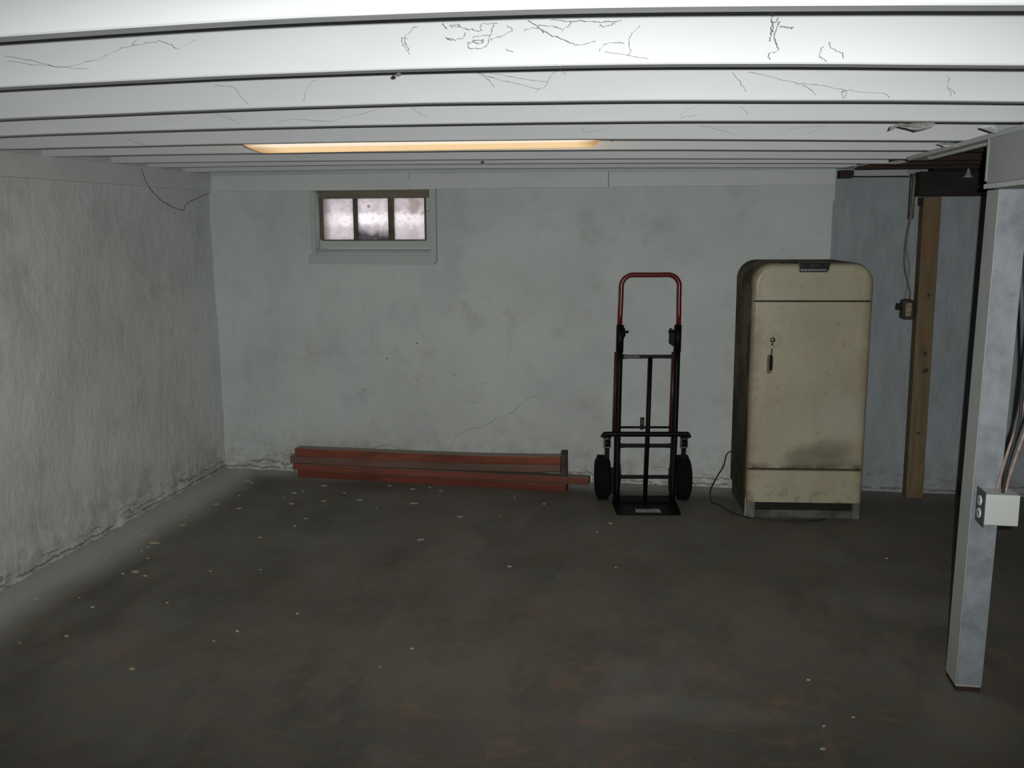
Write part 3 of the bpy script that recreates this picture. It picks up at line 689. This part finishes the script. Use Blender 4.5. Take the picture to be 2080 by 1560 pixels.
# toe kick with dark slot
M_KICK = plain('grey_kick_enamel', (0.17, .17, .155), .5, 0, .25, 14)
tk = obj('toe_kick', box(BM(), -HW+.006, -HW+.06, .012, .060, 0, .096, .002), M_KICK, fr)
obj('kick_side', box(BM(), HW-.052, HW-.012, .012, .060, 0, .096, .002), M_KICK, tk)
obj('kick_plate', box(BM(), -HW+.06, HW-.052, .018, .060, 0.0, .048, .002), plain('grimy_kick', (0.12, .11, .095), .6, 0, .3, 9), tk)
obj('kick_slot', box(BM(), -HW+.06, HW-.052, .045, .060, 0.048, .096), M_DARK, tk)
obj('kick_base', box(BM(), -HW+.01, HW-.012, .061, .560, 0.0, .099, .002), plain('dark_base', (0.05, .045, .036), .9), tk)  # dark tone all over the base
obj('corner_highlight_strip', box(BM(), -HW-.001, -HW+.005, .008, .020, 0.01, .125, .001), plain('yellowish_edge_highlight', (0.42, .35, .18), .5), tk)  # thin tan strip added as the highlight along the left corner
# power cord
pc = [(3.72, -.038, .27), (3.64, -.042, .262), (3.60,-.09,.245),(3.575,-.23,.205),(3.524,-.35,.150),(3.488,-.42,.09),(3.487,-.44,.045),(3.50,-.43,.010),(3.536,-.43,.0045),(3.594,-.564,.0045),(3.677,-.672,.0045),(3.80,-.712,.0045),(3.96,-.722,.0045),(4.08,-.700,.0045),(4.16,-.655,.0045)]
_fi = Matrix.Translation(fr.location) @ Matrix.Rotation(fr.rotation_euler.z, 4, 'Z'); _fi.invert()
obj('power_cord', tube(BM(), [_fi @ q for q in smooth_path(pc, 7)], .0042, 7), M_CORD, fr, True)

# ================================================================ HAND TRUCK
ht = tag(empty('hand_truck', (3.072, -0.455, 0), math.radians(8)), 'black hand truck with a red loop handle, standing before the back wall', 'hand truck')
LN = 0.017; LB = 0.05      # lean to the right and back with height
def L(u, y, z): return (u+LN*z, y+LB*z, z)
def tb(name, pts, r, m, seg=12, sm=True, k=0, rs=None):
    P = [L(*q) for q in pts]
    if k: P = smooth_path(P, k)
    return obj(name, tube(BM(), P, r, seg, rs=rs), m, ht, sm)
U = 0.180
for s_ in (-1, 1):
    tb('rail', [(s_*(U-.004), -.004, .006), (s_*(U-.002), 0, .30), (s_*U, 0, .45), (s_*U, 0, 1.0)], .0195, M_BLK, 14, k=3)
    o = tb('sleeve', [(s_*U, 0, .965), (s_*U, 0, 1.135)], .0225, M_BLK, 14)
    tb('folded_handle_tube', [(s_*U-.016, .045, .42), (s_*U-.014, .045, .96)], .0135, M_REDD, 10)
arc = []
R_ = 0.072; HT_ = 1.447
arc += [(-U-.003, 0, 1.12), (-U-.003, 0, 1.2), (-U, 0, 1.30), (-U, 0, HT_-R_)]
arc += [(-U+R_-R_*math.cos(a), 0, HT_-R_+R_*math.sin(a)) for a in [PI/2*k/8 for k in range(1, 9)]]
arc += [(0, 0, HT_-.001)]
arc += [(U-R_+R_*math.sin(a), 0, HT_-R_+R_*math.cos(a)) for a in [PI/2*k/8 for k in range(0, 9)]]
arc += [(U, 0, 1.30), (U+.003, 0, 1.2), (U+.003, 0, 1.12)]
obj('loop_handle', tube(BM(), [L(*q) for q in arc], .0148, 14), M_REDT, ht, True)
# spring pin left, latch plate right
tb('spring_pin', [(-U+.012, -.004, 1.093), (-U+.052, -.004, 1.093)], .0075, M_BLK, 10)
tb('pin_collar', [(-U+.005, 0, 1.04), (-U+.022, 0, 1.075), (-U+.016, 0, 1.115)], .013, M_BLK, 10)
bm = BM(); q = [(U-.052, 1.078), (U-.052, 1.022), (U-.030, 1.005), (U-.016, 1.0), (U-.016, 1.10), (U-.034, 1.108), (U-.050, 1.118)]
prism(bm, [(x+LN*z, z) for x, z in q], .048, .062, .002, 2); o = obj('latch_plate', bm, M_BLK, ht)
tb('latch_knob', [(U-.056, 0, 1.094), (U-.02, 0, 1.094)], .010, M_BLK, 10)
# cross members with flared ends
def cross(name, z, hgt, flare, y=-.004, th=.012, u0=-U+.006, u1=U-.006, m=M_BLK):
    bm = BM(); n = 14; rings = []
    for i in range(n+1):
        t = i/n; x = u0+(u1-u0)*t; e = min(t, 1-t)
        f_ = 1+(flare-1)*max(0, 1-e/.11)**1.2
        rings.append([bm.verts.new(L(x, y+a*th/2, z+b*hgt/2*f_)) for a, b in ((-1, -1), (1, -1), (1, 1), (-1, 1))])
    for i in range(n):
        for j in range(4): bm.faces.new((rings[i][j], rings[i][(j+1) % 4], rings[i+1][(j+1) % 4], rings[i+1][j]))
    bm.faces.new(rings[0]); bm.faces.new(rings[-1][::-1])
    return obj(name, bm, m, ht)
c1 = cross('crossbar', .938, .021, 1.7)
cross('crossbar', .372, .022, 1.6)
cross('crossbar', .172, .017, 1.2)
tb('thin_rod', [(-U, .05, .478), (U, .05, .478)], .0065, M_BLK, 8)
tb('platform_bar', [(-U-.092, -.034, .432), (-U-.086, -.034, .447), (-U-.070, -.034, .452), (-.1, -.034, .452), (.1, -.034, .452), (U+.066, -.034, .452), (U+.080, -.034, .447), (U+.085, -.034, .430)], .0155, M_BLK, 12, k=3)
tb('centre_bar', [(.012, -.012, .935), (.010, -.012, .5), (.004, -.012, .01)], .0135, M_BLK, 10)
tb('stop_peg', [(-.022, .03, .47), (-.022, .03, .545)], .012, plain('brown_peg', (0.05, .035, .03), .6), 10)
for z in (.938,):
    sp = box(BM(), -.152, -.055, -.0118, -.0108, .931, .945); bmesh.ops.transform(sp, matrix=Matrix.Translation((LN*z, LB*z, 0)), verts=sp.verts)
    st = obj('bar_sticker', sp, plain('grey_sticker', (0.11, .115, .11), .5, 0, .4, 90), c1)
# casters under the bar ends
for s_ in (-1, 1):
    u = s_*(U+.065) if s_ < 0 else U+.058
    x0, y0, _ = L(u, -.030, .41)
    cs = obj('caster', box(BM(), x0-.022, x0+.022, y0-.02, y0+.02, .425, .438, .002), M_BLK, ht)
    for a in (-1, 1): obj('caster_fork', box(BM(), x0+a*.019-.002, x0+a*.019+.002, y0-.016, y0+.016, .372, .428, .001), M_GALV, cs)
    bm = BM(); lathe(bm, [(-.0145, .020), (-.010, .026), (.010, .026), (.0145, .020)], (x0, y0, .392), 'X', 20); obj('caster_wheel', bm, M_BLK, cs, True)
    obj('caster_bolt', tube(BM(), [(x0-.004, y0-.019, .425), (x0-.004, y0-.024, .425)], .005, 8), M_CHR, cs)
    obj('caster_foot', box(BM(), x0-.022, x0+.022, y0-.018, y0+.018, .366, .372, .001), M_GALV, cs)
    obj('caster_arm', box(BM(), x0-.013, x0+.013, y0+.0, y0+.02, .29, .366, .002), M_BLK, cs)
# wheels
for s_ in (-1, 1):
    cx = s_*(U+.077)-.003; cy = .085; cz = .146
    bm = BM(); pr_ = []
    for k in range(13):
        a = PI*k/12; pr_.append((-.049*math.cos(a), .088+.058*max(0.0,math.sin(a))**.85))
    lathe(bm, pr_, (cx, cy, cz), 'X', 40)
    for k in range(40):       # tread blocks
        for e in (-1, 1):
            a = 2*PI*(k+.25*e)/40; mt = Matrix.Translation((cx+e*.020, cy, cz)) @ Matrix.Rotation(a, 4, 'X') @ Matrix.Translation((0, 0, .1445))
            box(bm, -.012, .012, -.006, .006, -.004, .0006, mat=mt)
    wh = obj('wheel', bm, M_TYRE, ht); flat_smooth(wh, 35)
    bm = BM(); lathe(bm, [(-.042, .012), (-.036, .030), (-.030, .088), (-.024, .099), (.024, .099), (.030, .088), (.036, .030), (.042, .012)], (cx, cy, cz), 'X', 32)
    flat_smooth(obj('wheel_rim', bm, M_BLK, wh), 35)
    # bracket from rail to axle
    bm = BM(); pl = [(.0, .35), (.03, .33), (cy+.02, .16), (cy+.015, .125), (.0, .03)]
    va = [bm.verts.new((s_*(U+.004)+LN*z, y+LB*z, z)) for y, z in pl]; vb = [bm.verts.new((s_*(U+.012)+LN*z, y+LB*z, z)) for y, z in pl]
    for k in range(5): bm.faces.new((va[k], va[(k+1) % 5], vb[(k+1) % 5], vb[k]))
    bm.faces.new(va); bm.faces.new(vb[::-1]); obj('wheel_bracket', bm, M_BLK, ht)
for s_ in (-1, 1):
    obj('axle_housing', box(BM(), min(s_*(U-.012), s_*(U+.045)), max(s_*(U-.012), s_*(U+.045)), .01, .11, .055, .205, .004), M_BLK, ht)
    bm = BM(); pl = [(-U+.012, .34), (-U+.026, .22), (-U+.030, .17), (-U+.022, .10), (-U+.012, .02), (-U-.008, .02), (-U-.008, .34)]
    pl = [((x if s_ < 0 else -x)+LN*z, z) for x, z in pl]
    prism(bm, pl, -.004, .012, .001, 1); obj('frame_gusset', bm, M_BLK, ht)
obj('axle', tube(BM(), [(-U-.12, .085, .146), (U+.12, .085, .146)], .009, 10), M_BLK, ht, True)
# toe plate
bm = BM(); pl = [(-.205, .01), (-.205, -.03), (-.198, -.245), (-.19, -.262), (-.175, -.270), (.175, -.270), (.19, -.262), (.198, -.245), (.205, -.03), (.205, .01)]
va = [bm.verts.new((x, y, 0)) for x, y in pl]; vb = [bm.verts.new((x, y, .007)) for x, y in pl]
n = len(pl)
for k in range(n): bm.faces.new((va[k], va[(k+1) % n], vb[(k+1) % n], vb[k]))
bm.faces.new(va[::-1]); bm.faces.new(vb); tp = obj('toe_plate', bm, M_BLK, ht)
obj('toe_lip', box(BM(), -.200, .200, .008, .013, 0, .045, .001), M_BLK, tp)
st = NT('toe_label'); cc = st.mix(st.ramp(st.noise(60, 3, co=st.mp((1, .4, 1))), .45, .55), (0.50, .50, .48), (0.22, .22, .22)); stm = st.fin(cc, .4)
obj('toe_sticker', box(BM(), -.075, .080, -.235, -.165, .0078, .0086), stm, tp)

# ================================================================ LUMBER
def board(name, m, x0, x1, z0, z1, yf0, yf1, depth, label, group=None, tilt=0.0, grey_top=True):
    """a length of timber; its front face runs from y=yf0 (left end) to yf1 (right end)"""
    ang = math.atan2(yf1-yf0, x1-x0); ln = math.hypot(x1-x0, yf1-yf0)
    bm = BM(); n = 16; rings = []
    for i in range(n+1):
        t = i/n; bow = .004*math.sin(PI*t)+.0008*nz(t*9, x0, z0, 3); zz = tilt*t**4
        e = random.uniform(0, .0015)
        rings.append([bm.verts.new(v) for v in ((ln*t, bow+.003, z0+zz), (ln*t, bow, z0+.003+zz), (ln*t, bow+e, z1-.003+zz), (ln*t, bow+.003, z1+zz), (ln*t, bow+depth, z1+zz), (ln*t, bow+depth, z0+zz))])
    for i in range(n):
        for j in range(6): bm.faces.new((rings[i][j], rings[i][(j+1) % 6], rings[i+1][(j+1) % 6], rings[i+1][j]))
    bm.faces.new(rings[0]); bm.faces.new(rings[-1][::-1])
    for v in bm.verts: v.co.z -= z0
    o = obj(name, bm, m); o.location = (x0, yf0, z0); o.rotation_euler = (0, 0, ang)
    return tag(o, label, 'board', group)
GL = 'lumber stacked along the back wall'
board('lumber_board', M_RED2, .632, 2.553, 0, .050, -.168, -.292, .092, 'bottom red-brown board of the stack, lying on the floor', GL)
board('lumber_board', M_RED3, .598, 2.700, .0505, .0955, -.172, -.268, .092, 'longest red-brown board, second from the floor, sticking out right', GL)
board('lumber_board', M_REDG, .575, 2.508, .097, .150, -.158, -.238, .090, 'greyer dull brown board, third from the floor in the stack', GL, .024)
board('lumber_board', M_RED, .618, 2.510, .1515, .208, -.172, -.246, .090, 'topmost red-brown board of the stack with a dusty grey top', GL, .024)
ob_ = obj('short_offcut', box(BM(), 2.515, 2.555, -.262, -.19, .097, .268, .002), wood('dark_offcut', (.085, .055, .04), (.05, .035, .028), 14, (1, 1, .15)))
tag(ob_, 'short dark offcut standing upright at the right end of the lumber', 'board')
# ================================================================ COBWEBS
WEBS = {
'J1l' :(-4.29,1, [[(1.624,2.152),(1.774,2.132),(1.863,2.142),(1.925,2.162),(1.963,2.174),(1.98,2.185)],[(1.625,2.163),(1.701,2.149),(1.774,2.132),(1.854,2.124)],[(1.963,2.174),(1.992,2.176),(2.034,2.18),(2.06,2.173),(2.081,2.163),(2.124,2.182)]],'long sagging web strand at the left of the second joist face'),
'c1' :(-4.29,1.2, [[(2.643,2.193),(2.618,2.169),(2.613,2.168),(2.615,2.155),(2.623,2.143),(2.63,2.133)],[(2.618,2.169),(2.621,2.154),(2.629,2.139)]],'hooked web wisp left of the tangled web on the second joist'),
'c2' :(-4.3,1.35, [[(2.705,2.195),(2.717,2.182)],[(2.724,2.188),(2.752,2.182),(2.775,2.178),(2.787,2.174),(2.796,2.176)],[(2.711,2.164),(2.733,2.16),(2.752,2.161),(2.759,2.17)],[(2.715,2.162),(2.731,2.154)],[(2.771,2.156),(2.794,2.155),(2.797,2.155),(2.794,2.148),(2.768,2.151),(2.764,2.146),(2.767,2.139),(2.79,2.138),(2.804,2.142),(2.81,2.153),(2.814,2.168),(2.819,2.179),(2.82,2.187)],[(2.814,2.157),(2.834,2.162),(2.862,2.173),(2.851,2.184)],[(2.792,2.176),(2.793,2.186),(2.808,2.189),(2.83,2.19)],[(2.846,2.137),(2.862,2.127)],[(2.722,2.19),(2.744,2.189),(2.746,2.184)],[(2.771,2.163),(2.814,2.165)]],'dark tangled cobweb in the middle of the second joist face'),
'c3' :(-4.3,1.4, [[(2.893,2.193),(2.914,2.181),(2.937,2.165),(2.969,2.152),(2.998,2.14),(3.016,2.138),(3.04,2.146)],[(2.886,2.175),(2.917,2.175),(2.931,2.166)],[(2.945,2.193),(2.987,2.187),(3.026,2.186),(3.049,2.183),(3.076,2.182),(3.098,2.186)],[(3.049,2.178),(3.059,2.173),(3.07,2.175),(3.083,2.179)],[(2.969,2.172),(2.983,2.177),(2.988,2.185)],[(2.915,2.183),(2.957,2.177),(2.969,2.172)]],'thick drooping cobweb right of the tangled one'),
'c4' :(-4.29,1.0, [[(3.049,2.128),(3.06,2.138),(3.076,2.142),(3.103,2.141)],[(3.057,2.126),(3.11,2.116),(3.138,2.108),(3.156,2.107)],[(3.11,2.116),(3.115,2.119),(3.118,2.128)],[(3.111,2.146),(3.12,2.16),(3.137,2.177)],[(3.111,2.146),(3.115,2.127)]],'faint branching web right of the thick drooping cobweb'),
'c5' :(-4.3,2.0, [[(3.407,2.19),(3.406,2.173),(3.406,2.163),(3.405,2.146),(3.402,2.133)],[(3.406,2.173),(3.413,2.17),(3.42,2.178)],[(3.41,2.171),(3.408,2.155),(3.406,2.145)],[(3.423,2.172),(3.417,2.16),(3.413,2.143),(3.416,2.124),(3.422,2.115),(3.402,2.106),(3.405,2.097)],[(3.423,2.162),(3.436,2.158),(3.448,2.158)]],'dark hanging web tuft on the right half of the second joist'),
'c6' :(-4.29,1.3, [[(3.512,2.12),(3.507,2.114),(3.507,2.101),(3.514,2.094),(3.52,2.09)],[(3.524,2.129),(3.528,2.119),(3.539,2.111),(3.551,2.105),(3.552,2.094)]],'pair of curled web threads right of the hanging web tuft'),
'd1' :(-3.66,1.2, [[(2.879,2.184),(2.866,2.172),(2.856,2.152),(2.848,2.14),(2.834,2.137),(2.824,2.128)],[(2.892,2.186),(2.909,2.173)],[(2.656,2.187),(2.699,2.17),(2.755,2.155),(2.834,2.137)],[(2.678,2.187),(2.727,2.177),(2.784,2.165),(2.854,2.156)],[(2.642,2.191),(2.685,2.168),(2.706,2.143)]],'fan-shaped web in the middle of the third joist face'),
'd2' :(-3.66,1.2, [[(3.406,2.167),(3.474,2.149),(3.541,2.132),(3.596,2.126),(3.643,2.115),(3.684,2.107),(3.763,2.101)],[(3.656,2.109),(3.667,2.106),(3.66,2.092),(3.654,2.1),(3.656,2.109)],[(3.55,2.128),(3.578,2.111),(3.585,2.1)],[(3.763,2.101),(3.779,2.088)]],'long slanting web with a small ring on the third joist'),
'd3' :(-3.66,1.1, [[(3.363,2.167),(3.385,2.139),(3.403,2.115)]],'short straight web thread on the third joist, left of the ringed web'),
'd4' :(-3.66,1.0, [[(3.922,2.144),(3.923,2.123),(3.921,2.114),(3.928,2.102),(3.931,2.089)],[(3.927,2.11),(3.941,2.095)]],'small hanging web at the right end of the third joist'),
'd5a' :(-3.66,.9, [[(1.85,2.174),(1.917,2.164),(1.94,2.139),(1.962,2.115)]],'long thin web thread on the left part of the third joist'),
'd5b' :(-3.66,.9, [[(2.172,2.182),(2.143,2.148),(2.136,2.12)]],'short thin web thread on the third joist, left of its middle'),
'e1' :(-3.1,1.1, [[(1.582,2.155),(1.624,2.144),(1.67,2.119)],[(1.801,2.121),(1.882,2.132),(2.017,2.12),(2.066,2.139)],[(2.308,2.167),(2.334,2.142),(2.365,2.129)],[(2.066,2.131),(2.175,2.154),(2.246,2.173)]],'wide loose web on the left half of the fourth joist'),
'e2a' :(-3.1,1.0, [[(3.227,2.114),(3.251,2.129),(3.298,2.148)],[(3.23,2.106),(3.283,2.115)]],'faint forked web on the right half of the fourth joist'),
'e2b' :(-3.1,1.0, [[(3.425,2.14),(3.45,2.113)]],'short slanting web thread right of the forked web, fourth joist'),
'f1a' :(-2.43,1.0, [[(3.307,2.147),(3.384,2.128),(3.461,2.102)]],'web thread on the joist before the lamp, just right of the lamp'),
'f1b' :(-2.43,1.0, [[(3.649,2.123),(3.796,2.133),(3.724,2.106)]],'crooked web thread near the right end of the joist before the lamp'),
'f1c' :(-2.43,1.0, [[(0.828,2.14),(0.885,2.12),(0.942,2.106)]],'web thread at the left end of the joist before the lamp'),
'f1d' :(-2.43,1.0, [[(2.838,2.151),(2.858,2.127),(2.957,2.144)]],'web thread hanging above the right end of the lamp'),
}
for k, (y0, s_, strands, lb) in WEBS.items():
    bm = BM()
    for st_ in strands:
        P = [(q.x+random.gauss(0, .0010), y0+random.gauss(0, .003), q.z+random.gauss(0, .0010)) for q in smooth_path([(x, 0, z) for x, z in st_], 5)]
        P[0] = (P[0][0], y0+.02, P[0][2])
        tube(bm, P, .0005*s_, 4, rs=[.00040*s_*random.choice((.5, .8, 1, 1, 1.8)) for _ in P])
    tag(obj('cobweb', bm, M_WEB), lb, 'cobweb', 'cobwebs on the ceiling joists')
SP = [(.04,-.95,2.10),(.04,-.892,2.01),(.04,-.758,1.925),(.04,-.611,1.882),(.04,-.474,1.862),(.04,-.429,1.901),(.04,-.311,1.935),(.04,-.10,1.985)]
tag(obj('dangling_string', tube(BM(), smooth_path(SP, 6), .0022, 5), M_CRK, None, True), 'dark thread sagging in the top left corner of the room', 'thread')
tag(obj('mud_lump', (lambda b: (lump(b, 2.590, -4.245, 2.097, .008), b)[1])(BM()), M_CRK), 'small dark lump stuck under the second joist', 'lump')
tag(obj('mud_lump', (lambda b: (lump(b, 2.111, -.81, 2.118, .014), b)[1])(BM()), M_CRK), 'small dark lump on a far joist above the window side', 'lump')
# peeling paint
PE = [(3.911,2.06),(3.918,2.075),(3.947,2.082),(3.959,2.076),(3.99,2.085),(4.054,2.085),(4.051,2.071),(4.024,2.062),(3.997,2.056),(3.978,2.061),(3.96,2.065),(3.939,2.072),(3.924,2.064)]
bm = BM(); f1_ = [bm.verts.new((x, -3.022+.01*math.sin(x*90), z)) for x, z in PE]; f2_ = [bm.verts.new((x, -3.020+.01*math.sin(x*90), z)) for x, z in PE]
bm.faces.new(f1_); bm.faces.new(f2_[::-1])
for k in range(len(PE)): bm.faces.new((f1_[k], f1_[(k+1) % len(PE)], f2_[(k+1) % len(PE)], f2_[k]))
tag(obj('peeling_paint', bm, plain('curled_paint', (0.33, .31, .30), .8, 0, .2, 50)), 'curled strip of peeling paint hanging near the girder', 'paint flake')
random.seed(11)
for i, (cx, cy, cz, sx) in enumerate(((4.27, -2.36, 2.058, .05), (4.36, -1.80, 2.056, .045), (4.20, -.80, 2.066, .06), (4.33, -1.18, 2.062, .05), (4.24, -2.98, 2.06, .035))):
    bm = BM(); n = 9
    P = [(cx+sx*math.cos(2*PI*k/n)*random.uniform(.5, 1.1), cy+.02*math.sin(2*PI*k/n), cz+.010*math.sin(2*PI*k/n+i)*random.uniform(.5, 1.3)) for k in range(n)]
    a = [bm.verts.new(q) for q in P]; b = [bm.verts.new((q[0], q[1]+.002, q[2]+.002)) for q in P]
    bm.faces.new(a); bm.faces.new(b[::-1])
    for k in range(n): bm.faces.new((a[k], a[(k+1) % n], b[(k+1) % n], b[k]))
    tag(obj('loose_paint_chip', bm, M_TR), ('wide loose paint chip under the joist just past the girder end', 'loose paint chip at the far end of the girder ledge', 'paint chip lying furthest back and left, under the next-to-last joist', 'curled paint chip on the third joist from the back', 'paint chip on the ledge nearest the camera, under the fourth joist')[i], 'paint flake', 'paint chips along the girder ledge')

# ================================================================ PAINT FLAKES ON THE FLOOR
FLAKES = [(0.378,-1.656,0.0658,'y'),(0.521,-2.097,0.0499,'y'),(0.369,-1.331,0.0438,'y'),(0.298,-1.174,0.0289,'y'),(0.242,-1.545,0.0277,'w'),(0.383,-1.731,0.0237,'w'),(0.599,-2.142,0.0273,'y'),(0.471,-2.133,0.0249,'w'),(0.556,-0.958,0.0358,'y'),(0.322,-0.339,0.0716,'y'),(0.382,-0.382,0.0248,'w'),(0.211,-0.763,0.0307,'o'),(0.371,-0.898,0.0398,'y'),(0.925,-1.478,0.0206,'y'),(0.899,-2.032,0.019,'y'),(0.892,-2.456,0.0203,'y'),(0.261,-1.95,0.0203,'y'),(0.443,-2.463,0.0132,'y'),(0.246,-2.506,0.0188,'w'),(0.574,-2.559,0.018,'w'),(0.382,-1.805,0.0117,'w'),(0.195,-1.269,0.016,'w'),(0.478,-1.902,0.02,'y'),(0.428,-0.684,0.0238,'y'),(0.898,-0.37,0.0449,'w'),(0.771,-0.574,0.0338,'w'),(0.808,-0.52,0.0238,'w'),(1.028,-0.722,0.0392,'y'),(0.848,-0.816,0.0358,'y'),(1.248,-0.667,0.0423,'w'),(1.096,-0.526,0.0201,'w'),(1.346,-0.304,0.0307,'w'),(1.525,-0.365,0.0336,'w'),(1.62,-0.69,0.0542,'y'),(1.405,-0.81,0.0127,'w'),(1.718,-0.373,0.0366,'w'),(1.628,-0.312,0.0236,'w'),(0.737,-0.685,0.02,'w'),(2.444,-0.579,0.0253,'y'),(2.234,-0.463,0.0129,'w'),(1.05,-1.102,0.0247,'w'),(1.971,-0.924,0.0334,'w'),(2.213,-0.877,0.0273,'o'),(1.844,-1.383,0.0425,'w'),(2.416,-1.729,0.0287,'w'),(2.171,-2.761,0.0216,'w'),(1.55,-2.484,0.0214,'w'),(1.365,-2.71,0.0185,'w'),(1.309,-2.82,0.016,'w'),(1.043,-1.249,0.0181,'w'),(1.147,-1.973,0.0107,'w'),(2.087,-2.944,0.0084,'w'),(1.409,-0.809,0.0127,'y'),(0.651,-2.872,0.0243,'y'),(1.106,-3.118,0.0243,'y'),(0.491,-2.962,0.0146,'y'),(2.888,-0.924,0.0268,'y'),(2.822,-1.103,0.0144,'w'),(2.962,-1.668,0.0131,'y'),(4.373,-1.311,0.0171,'y'),(3.774,-2.798,0.0168,'w'),(3.894,-3.071,0.0158,'y'),(3.755,-3.306,0.0224,'w'),(3.781,-3.151,0.0136,'w')]
random.seed(5)
HEAD = {0: 'largest yellow paint flake, lying near the left wall', 1: 'broad three-cornered yellow flake, nearer the camera than the largest one', 9: 'long thin yellow flake nearest the back left corner', 43: 'bright white flake on bare floor in front of the lumber', 33: 'long yellow flake in front of the middle of the lumber'}
NTH = ['first', 'second', 'third', 'fourth', 'fifth', 'sixth', 'seventh', 'eighth', 'ninth', 'tenth', 'eleventh', 'twelfth', 'thirteenth', 'fourteenth', 'fifteenth']
KIND = {'y': 'small yellowed flake', 'w': 'small white flake', 'o': 'orange-brown chip'}
ZONE = [(lambda x, y: x > 2.7, 'on the floor before the truck and refrigerator', 0), (lambda x, y: x < 0.66, 'along the left wall', 1),
        (lambda x, y: y > -0.95, 'in front of the lumber', 0), (lambda x, y: True, 'on the open middle floor', 1)]
def zone(x, y): return next(k for k, z_ in enumerate(ZONE) if z_[0](x, y))
LAB = {}
for zi in range(4):
    for c_ in 'ywo':
        ids = [k for k, f in enumerate(FLAKES) if k not in HEAD and f[3] == c_ and zone(f[0], f[1]) == zi]
        by_depth = ZONE[zi][2]
        ids.sort(key=lambda k: -FLAKES[k][1] if by_depth else FLAKES[k][0])
        for n_, k in enumerate(ids):
            if len(ids) == 1: LAB[k] = 'only %s %s' % (KIND[c_], ZONE[zi][1])
            else: LAB[k] = '%s %s, %s from the %s' % (KIND[c_], ZONE[zi][1], NTH[n_], 'back wall' if by_depth else 'left')
for i, (x, y, s_, c) in enumerate(FLAKES):
    bm = BM(); n = random.choice((5, 6, 7)); a0 = random.random()*6
    asp = random.uniform(.45, .8)
    P = []
    for k in range(n):
        a = a0+2*PI*k/n; r = s_*.5*random.uniform(.7, 1.15)
        P.append((r*math.cos(a), r*asp*math.sin(a)))
    lo = [bm.verts.new((q[0]*.97, q[1]*.97, .0004)) for q in P]; hi = [bm.verts.new((q[0], q[1], .0022+random.uniform(0, .003))) for q in P]
    bm.faces.new(lo[::-1]); bm.faces.new(hi)
    for k in range(n): bm.faces.new((lo[k], lo[(k+1) % n], hi[(k+1) % n], hi[k]))
    o = obj('paint_flake', bm, {'y': M_CHIP_Y, 'w': M_CHIP_W, 'o': M_CHIP_O}[c]); o.location = (x, y, 0); o.rotation_euler = (0, 0, random.uniform(-.5, .5))
    if i in HEAD: tag(o, HEAD[i], 'paint flake')
    else: tag(o, LAB[i], 'paint flake', {'y': 'small yellow flakes on the floor', 'w': 'small white flakes on the floor', 'o': 'orange-brown chips on the floor'}[c])
